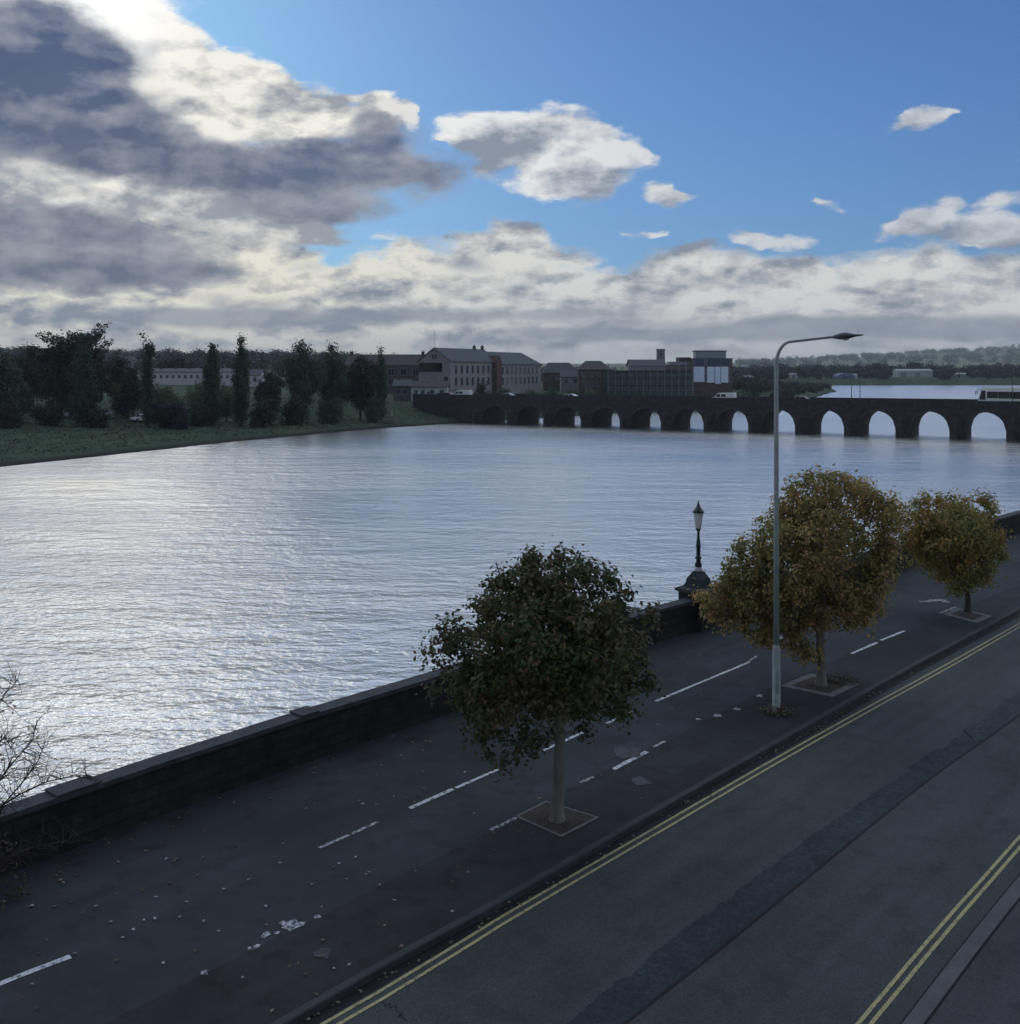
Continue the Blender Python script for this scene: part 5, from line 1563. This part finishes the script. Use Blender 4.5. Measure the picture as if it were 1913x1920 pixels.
#@@SKY@@
# ------------------------------------------------------------------ sky
SUN_AZ, SUN_EL = -23.0, 19.5
def lin(r, g, b):
    f = lambda c: (c / 255 / 12.92) if c / 255 <= 0.04045 else ((c / 255 + 0.055) / 1.055) ** 2.4
    return (f(r), f(g), f(b))
def build_sky():
    w = bpy.data.worlds.new('World'); SC.world = w; w.use_nodes = True
    nt = w.node_tree; nt.nodes.clear(); L = nt.links
    out = nt.nodes.new('ShaderNodeOutputWorld')
    bg = nt.nodes.new('ShaderNodeBackground')
    tc = nt.nodes.new('ShaderNodeTexCoord'); D = tc.outputs['Generated']
    def mth(op, a, b=None, c=None, clamp=False):
        n = nt.nodes.new('ShaderNodeMath'); n.operation = op; n.use_clamp = clamp
        for i, v in enumerate((a, b, c)):
            if v is None: continue
            if isinstance(v, (int, float)): n.inputs[i].default_value = v
            else: L.new(v, n.inputs[i])
        return n.outputs[0]
    def comb(x, y, z=0.0):
        n = nt.nodes.new('ShaderNodeCombineXYZ')
        for i, v in enumerate((x, y, z)):
            if isinstance(v, (int, float)): n.inputs[i].default_value = v
            else: L.new(v, n.inputs[i])
        return n.outputs[0]
    def vmul_add(a, b, c):
        n = nt.nodes.new('ShaderNodeVectorMath'); n.operation = 'MULTIPLY_ADD'
        for i, v in enumerate((a, b, c)):
            if isinstance(v, tuple): n.inputs[i].default_value = v
            else: L.new(v, n.inputs[i])
        return n.outputs[0]
    def ss(x, a, b):
        n = nt.nodes.new('ShaderNodeMapRange'); n.interpolation_type = 'SMOOTHSTEP'
        L.new(x, n.inputs[0])
        for i, v in ((1, a), (2, b)):
            if isinstance(v, (int, float)): n.inputs[i].default_value = v
            else: L.new(v, n.inputs[i])
        return n.outputs[0]
    def nz(vec, scale, detail, rough, col=False):
        n = noise(nt, scale, detail, rough, vec)
        return n.outputs['Color'] if col else n.outputs['Fac']
    def mixc(f, a, b):
        n = nt.nodes.new('ShaderNodeMix'); n.data_type = 'RGBA'; n.clamp_factor = True
        if isinstance(f, (int, float)): n.inputs['Factor'].default_value = f
        else: L.new(f, n.inputs['Factor'])
        for k, v in (('A', a), ('B', b)):
            if isinstance(v, tuple): n.inputs[k].default_value = (*v, 1)
            else: L.new(v, n.inputs[k])
        return n.outputs['Result']
    sep = nt.nodes.new('ShaderNodeSeparateXYZ'); L.new(D, sep.inputs[0])
    X, Y, Z = sep.outputs
    az = mth('ARCTAN2', X, Y)
    hz = mth('SQRT', mth('ADD', mth('MULTIPLY', X, X), mth('MULTIPLY', Y, Y)))
    v = mth('DIVIDE', Z, mth('MAXIMUM', hz, 0.02))
    # flattened coordinates for cloud texture: stretched sideways near the horizon
    q0 = comb(az, v)
    qn = comb(az, mth('MULTIPLY', v, 1.7), 0.37)
    w1 = nz(qn, 7.0, 7, 0.58, True)
    wv = nt.nodes.new('ShaderNodeVectorMath'); wv.operation = 'SUBTRACT'; L.new(w1, wv.inputs[0]); wv.inputs[1].default_value = (0.5, 0.5, 0.5)
    q = vmul_add(wv.outputs[0], (0.12, 0.085, 0.0), q0)
    nA = nz(qn, 11.0, 9, 0.60)                       # billows
    qs = vmul_add(qn, (1, 1, 1), (-0.010, 0.022, 0.0))
    nB = nz(qs, 11.0, 5, 0.60)                       # the same billows a step towards the sun
    relief = mth('MULTIPLY', mth('SUBTRACT', nA, nB), 3.2)
    qh = vmul_add(wv.outputs[0], (0.08, 0.08, 0.0), comb(az, mth('MULTIPLY', v, 3.3), 1.7))
    nH = nz(qh, 9.0, 8, 0.6)                         # layered texture
    qc = vmul_add(wv.outputs[0], (0.05, 0.04, 0.0), comb(az, mth('MULTIPLY', v, 2.3), 4.1))
    nC = nz(qc, 24.0, 7, 0.55)
    nC2 = nz(vmul_add(qc, (1, 1, 1), (-0.006, 0.014, 0.0)), 24.0, 4, 0.55)
    reliefC = mth('MULTIPLY', mth('SUBTRACT', nC, nC2), 2.6)
    def px(x, y):
        a = math.atan((x - XC) / F)
        return a, (HY - y) / F * math.cos(a)
    def blobs(lst, vec):
        acc = None
        for b in lst:
            x, y, rx, ry, s = b[:5]
            rot = b[5] if len(b) > 5 else 0
            a, vv = px(x, y)
            mp = nt.nodes.new('ShaderNodeMapping'); mp.vector_type = 'TEXTURE'
            mp.inputs['Location'].default_value = (a, vv, 0)
            mp.inputs['Rotation'].default_value = (0, 0, R(rot))
            mp.inputs['Scale'].default_value = (rx / F, ry / F, 1)
            L.new(vec, mp.inputs['Vector'])
            g = nt.nodes.new('ShaderNodeTexGradient'); g.gradient_type = 'SPHERICAL'
            L.new(mp.outputs[0], g.inputs[0])
            acc = mth('MULTIPLY', g.outputs['Fac'], s) if acc is None else mth('MULTIPLY_ADD', g.outputs['Fac'], s, acc)
        return acc
    def field(f, aA_, aC_):
        g = ss(f, 0.0, 0.30)
        nn = mth('MULTIPLY_ADD', mth('SUBTRACT', nC, 0.5), aC_, mth('MULTIPLY', mth('SUBTRACT', nA, 0.5), aA_))
        return mth('MULTIPLY_ADD', nn, g, f)
    # clear sky
    sky = nt.nodes.new('ShaderNodeTexSky'); sky.sky_type = 'NISHITA'; sky.sun_disc = False
    sky.sun_elevation = R(SUN_EL); sky.sun_rotation = R(SUN_AZ); sky.air_density = 1.0; sky.dust_density = 0.6; sky.ozone_density = 2.0
    sg = nt.nodes.new('ShaderNodeMix'); sg.data_type = 'RGBA'; sg.blend_type = 'MULTIPLY'; sg.inputs['Factor'].default_value = 1
    L.new(sky.outputs[0], sg.inputs['A']); sg.inputs['B'].default_value = (*SKY_GAIN, 1)
    # keep the whitening round the sun in check, channel by channel
    lim = nt.nodes.new('ShaderNodeVectorMath'); lim.operation = 'MULTIPLY_ADD'
    L.new(sg.outputs['Result'], lim.inputs[0]); lim.inputs[1].default_value = (1 / 6.0, 1 / 14.0, 1 / 20.0); lim.inputs[2].default_value = (1, 1, 1)
    dv = nt.nodes.new('ShaderNodeVectorMath'); dv.operation = 'DIVIDE'
    L.new(sg.outputs['Result'], dv.inputs[0]); L.new(lim.outputs[0], dv.inputs[1])
    col = dv.outputs[0]
    # distance from the sun
    sd = Vector((math.sin(R(SUN_AZ)) * math.cos(R(SUN_EL)), math.cos(R(SUN_AZ)) * math.cos(R(SUN_EL)), math.sin(R(SUN_EL))))
    dn = nt.nodes.new('ShaderNodeVectorMath'); dn.operation = 'DOT_PRODUCT'; L.new(D, dn.inputs[0]); dn.inputs[1].default_value = sd
    ang = mth('ARCCOSINE', mth('MINIMUM', dn.outputs['Value'], 0.99999))
    glow = ss(ang, 0.42, 0.02)
    # unseen cloud beyond the view, brightened to fill ground and water
    outw = mth('MAXIMUM', ss(mth('ABSOLUTE', az), 0.52, 0.75), ss(v, 0.42, 0.6))
    fill_cloud = mth('MULTIPLY', ss(nA, 0.36, 0.56), outw)
    back = ss(Y, 0.35, -0.5)
    col = mixc(fill_cloud, col, mixc(back, tuple(19 * c for c in lin(196, 205, 220)), tuple(12 * c for c in lin(146, 166, 200))))
    K = 1 / 0.10
    def c_(r, g, b, k=1.0): return tuple(K * k * x for x in lin(r, g, b))
    # A: bright veil lit from behind
    fA = blobs([(150, -20, 240, 140, 1.3), (80, 110, 330, 150, 1.0), (330, 120, 210, 90, 1.2, -35), (480, 190, 190, 80, 1.2, -22), (620, 215, 150, 75, 1.1), (330, 260, 300, 120, 1.0), (745, 215, 75, 45, .9),
                (150, 370, 420, 110, 1.1), (120, 560, 400, 60, 1.2), (690, 172, 80, 22, .7, 8), (440, 405, 190, 60, 1.3), (590, 415, 110, 34, .9)], q)
    aA = ss(field(fA, 1.3, 0.8), 0.06, 0.60)
    lumA = mth('SUBTRACT', mth('ADD', mth('MULTIPLY_ADD', relief, 1.3, mth('MULTIPLY_ADD', reliefC, 0.5, 0.26)), mth('MULTIPLY', glow, 0.72)), mth('MULTIPLY', ss(v, 0.205, 0.150), 0.42))
    colA = mixc(lumA, c_(158, 162, 170), c_(250, 247, 238))
    hot = ss(ang, 0.125, 0.02)
    colA = mixc(hot, colA, c_(255, 255, 252, 1.15))
    col = mixc(aA, col, colA)
    # C: bank along the horizon
    top = nt.nodes.new('ShaderNodeFloatCurve')
    cu = top.mapping.curves[0]
    azs = mth('MULTIPLY_ADD', az, 1 / 1.3, 0.5)
    L.new(azs, top.inputs['Value'])
    prof = [(-60, 400), (300, 405), (410, 428), (520, 440), (600, 470), (700, 470), (760, 440), (850, 452), (920, 432), (1000, 425), (1060, 470), (1140, 488), (1250, 470), (1320, 450), (1400, 462), (1500, 470), (1640, 468), (1760, 466), (1913, 470)]
    pts = [(0.0, 0.28), ] + [(px(x, y)[0] / 1.3 + 0.5, px(x, y)[1] / 0.5) for x, y in prof] + [(1.0, 0.22)]
    while len(cu.points) < len(pts): cu.points.new(0.5, 0.5)
    for i, (a, b) in enumerate(pts):
        cu.points[i].location = (a, b); cu.points[i].handle_type = 'AUTO'
    top.mapping.update()
    tv = mth('MULTIPLY', top.outputs[0], 0.5)
    vC = mth('MULTIPLY_ADD', mth('SUBTRACT', nC, 0.5), 0.05, mth('MULTIPLY_ADD', mth('SUBTRACT', nA, 0.5), 0.07, v))
    dC = mth('SUBTRACT', tv, vC)                      # depth below the top edge
    aC = ss(dC, -0.005, 0.014)
    low = ss(v, 0.09, 0.03)
    warm = ss(az, 0.12, -0.30)
    hi = mixc(warm, c_(226, 226, 222), c_(248, 243, 226))
    tex = mth('ADD', mth('MULTIPLY_ADD', mth('SUBTRACT', nH, 0.5), 1.9, 0.70), mth('ADD', mth('MULTIPLY', relief, 1.3), mth('MULTIPLY', reliefC, 0.7)))
    colC = mixc(tex, c_(138, 146, 160), hi)
    base = blobs([(1650, 618, 800, 30, 1.5), (750, 592, 420, 26, 1.2), (330, 598, 330, 26, 1.2), (1150, 592, 200, 24, .8), (880, 490, 80, 30, .9), (570, 500, 70, 40, .5), (1150, 625, 400, 14, .8)], vmul_add(wv.outputs[0], (0.06, 0.02, 0.0), q0))
    colC = mixc(mth('MULTIPLY', ss(mth('MULTIPLY_ADD', mth('SUBTRACT', nH, 0.5), 1.1, base), 0.15, 0.95), 0.75), colC, c_(140, 148, 162))
    strip_ = ss(v, 0.024, 0.006)
    colC = mixc(mth('MULTIPLY', strip_, mth('MULTIPLY_ADD', nH, 0.8, 0.35)), colC, mixc(warm, c_(206, 209, 207), c_(226, 223, 208)))
    col = mixc(aC, col, colC)
    # D: separate cumulus
    fD = blobs([(925, 275, 95, 62, 1.2), (1045, 275, 125, 75, 1.4), (1150, 285, 85, 50, 1.3), (1010, 335, 120, 46, 1.0), (1110, 330, 120, 42, .9), (900, 300, 70, 50, .8), (870, 265, 55, 40, .8), (1215, 292, 40, 24, .6),
                (1262, 358, 50, 34, 1.3), (1305, 362, 30, 16, .6), (1725, 243, 62, 20, .62, -2), (1690, 250, 50, 16, .4), (1775, 240, 30, 9, .35), (1538, 366, 24, 14, .42), (1562, 380, 18, 12, .35), (1735, 400, 80, 48, 1.2, 25), (1680, 425, 70, 26, 1.0, 15), (1860, 425, 90, 42, 1.3), (1880, 372, 90, 22, .7, 8),
                (1800, 440, 90, 24, .9), (1192, 437, 36, 11, .6), (722, 425, 50, 14, .6), (1450, 448, 110, 24, .75, 4), (1385, 448, 50, 34, .8)], q)
    aD = ss(field(fD, 1.3, 1.9), 0.06, 0.75)
    shD = blobs([(905, 305, 110, 60, 1.1), (985, 265, 60, 26, .6), (1120, 340, 130, 34, 1.0), (1010, 350, 80, 24, .5), (1860, 450, 120, 40, .8), (1720, 440, 120, 28, .8), (1262, 380, 50, 20, .7), (1725, 258, 60, 14, .5), (1060, 300, 60, 26, .35)], q)
    lumD = mth('SUBTRACT', mth('MULTIPLY_ADD', relief, 1.0, mth('MULTIPLY_ADD', reliefC, 0.45, 0.90)), mth('MULTIPLY', shD, 0.95))
    colD = mixc(lumD, c_(140, 148, 162), mixc(ss(az, 0.3, -0.1), c_(214, 217, 220), c_(248, 247, 243)))
    col = mixc(mth('MULTIPLY', aD, 0.94), col, colD)
    # B: dark mass in front of the light
    fB = blobs([(95, 130, 200, 125, 1.9), (150, 160, 95, 80, .8), (-60, 190, 300, 180, 1.2), (185, 222, 95, 22, -.7), (405, 220, 45, 50, -.8), (560, 255, 80, 45, -.6), (250, 345, 260, 26, -.5), (170, 255, 150, 70, .4), (110, 290, 260, 75, 1.0), (310, 265, 125, 95, 1.3), (410, 310, 150, 60, .9), (520, 330, 190, 70, 1.2), (640, 330, 190, 80, 1.2), (725, 270, 105, 95, 1.35), (690, 230, 60, 40, .5), (820, 335, 110, 42, 1.0), (600, 385, 190, 32, 1.0),
                (70, 520, 430, 50, 1.6), (330, 510, 160, 44, 1.0), (-40, 440, 200, 70, .8), (300, 440, 230, 80, 1.0), (120, 450, 280, 70, .9), (420, 572, 180, 18, .7), (560, 590, 120, 16, .4)], q)
    aB = ss(field(fB, 1.5, 0.6), 0.05, 1.0)
    coreB = mth('ADD', mth('MULTIPLY_ADD', mth('SUBTRACT', nA, 0.5), 1.9, mth('MULTIPLY_ADD', fB, 0.36, 0.22)), mth('ADD', mth('MULTIPLY', relief, -0.9), mth('MULTIPLY', reliefC, -0.25)), clamp=True)
    colB = mixc(coreB, c_(168, 170, 178), mixc(ss(v, 0.12, 0.30), c_(98, 106, 128), c_(64, 84, 122)))
    col = mixc(mth('MULTIPLY', aB, 0.97), col, colB)
    rim = blobs([(755, 205, 60, 32, 1.3, -30), (795, 228, 22, 40, .9)], q)
    col = mixc(mth('MULTIPLY', ss(mth('MULTIPLY_ADD', mth('SUBTRACT', nA, 0.5), 0.6, rim), 0.25, 0.8), 0.85), col, c_(240, 238, 232))
    # the sky away from the sun is duller
    dim = mth('MULTIPLY_ADD', back, -BACK_DIM, 1.0)
    dm = nt.nodes.new('ShaderNodeVectorMath'); dm.operation = 'SCALE'
    L.new(col, dm.inputs[0]); L.new(dim, dm.inputs['Scale'])
    L.new(dm.outputs[0], bg.inputs['Color'])
    bg.inputs['Strength'].default_value = 0.10
    L.new(bg.outputs[0], out.inputs['Surface'])
    w.cycles.sampling_method = 'MANUAL'; w.cycles.sample_map_resolution = 1024
SKY_GAIN = (0.40, 0.66, 1.2)
BACK_DIM = 0.25
build_sky()

sun = bpy.data.lights.new('sun', 'SUN'); sun.energy = 0.10; sun.angle = R(14); sun.color = (1.0, 0.93, 0.82)
so = bpy.data.objects.new('sun', sun); COL.objects.link(so)
sdir = Vector((math.sin(R(SUN_AZ)) * math.cos(R(SUN_EL)), math.cos(R(SUN_AZ)) * math.cos(R(SUN_EL)), math.sin(R(SUN_EL))))
so.rotation_euler = (-sdir).to_track_quat('-Z', 'Y').to_euler()

# ------------------------------------------------------------------ air
HAZE = 0.00013
if HAZE > 0:
    hb = MB().box(-7300, 7300, -2900, 7300, -9.5, 190)
    m, nt, out = newmat('river_haze')
    pv = nt.nodes.new('ShaderNodeVolumePrincipled')
    pv.inputs['Color'].default_value = (0.80, 0.86, 0.92, 1)
    pv.inputs['Density'].default_value = HAZE
    pv.inputs['Anisotropy'].default_value = 0.2
    nt.links.new(pv.outputs[0], out.inputs['Volume'])
    h_ = hb.build('haze', m)
    h_['kind'] = 'stuff'; h_['label'] = 'thin bluish haze over the river and far hills'; h_['category'] = 'haze'

# ------------------------------------------------------------------ camera
cam = bpy.data.cameras.new('camera'); co = bpy.data.objects.new('camera', cam); COL.objects.link(co)
co.location = (0, 0, CH); co.rotation_euler = (R(90), 0, 0)
cam.sensor_fit = 'HORIZONTAL'; cam.sensor_width = 36.0; cam.lens = 36.0 * F / 1913
cam.shift_y = -(960 - HY) / 1913; cam.shift_x = 0.0
cam.clip_start = 0.1; cam.clip_end = 20000
SC.camera = co
SC.view_settings.view_transform = 'Standard'; SC.view_settings.look = 'None'; SC.view_settings.exposure = 0; SC.view_settings.gamma = 1
SC.cycles.use_denoising = True
SC.cycles.max_bounces = 8; SC.cycles.transparent_max_bounces = 8; SC.cycles.volume_bounces = 0
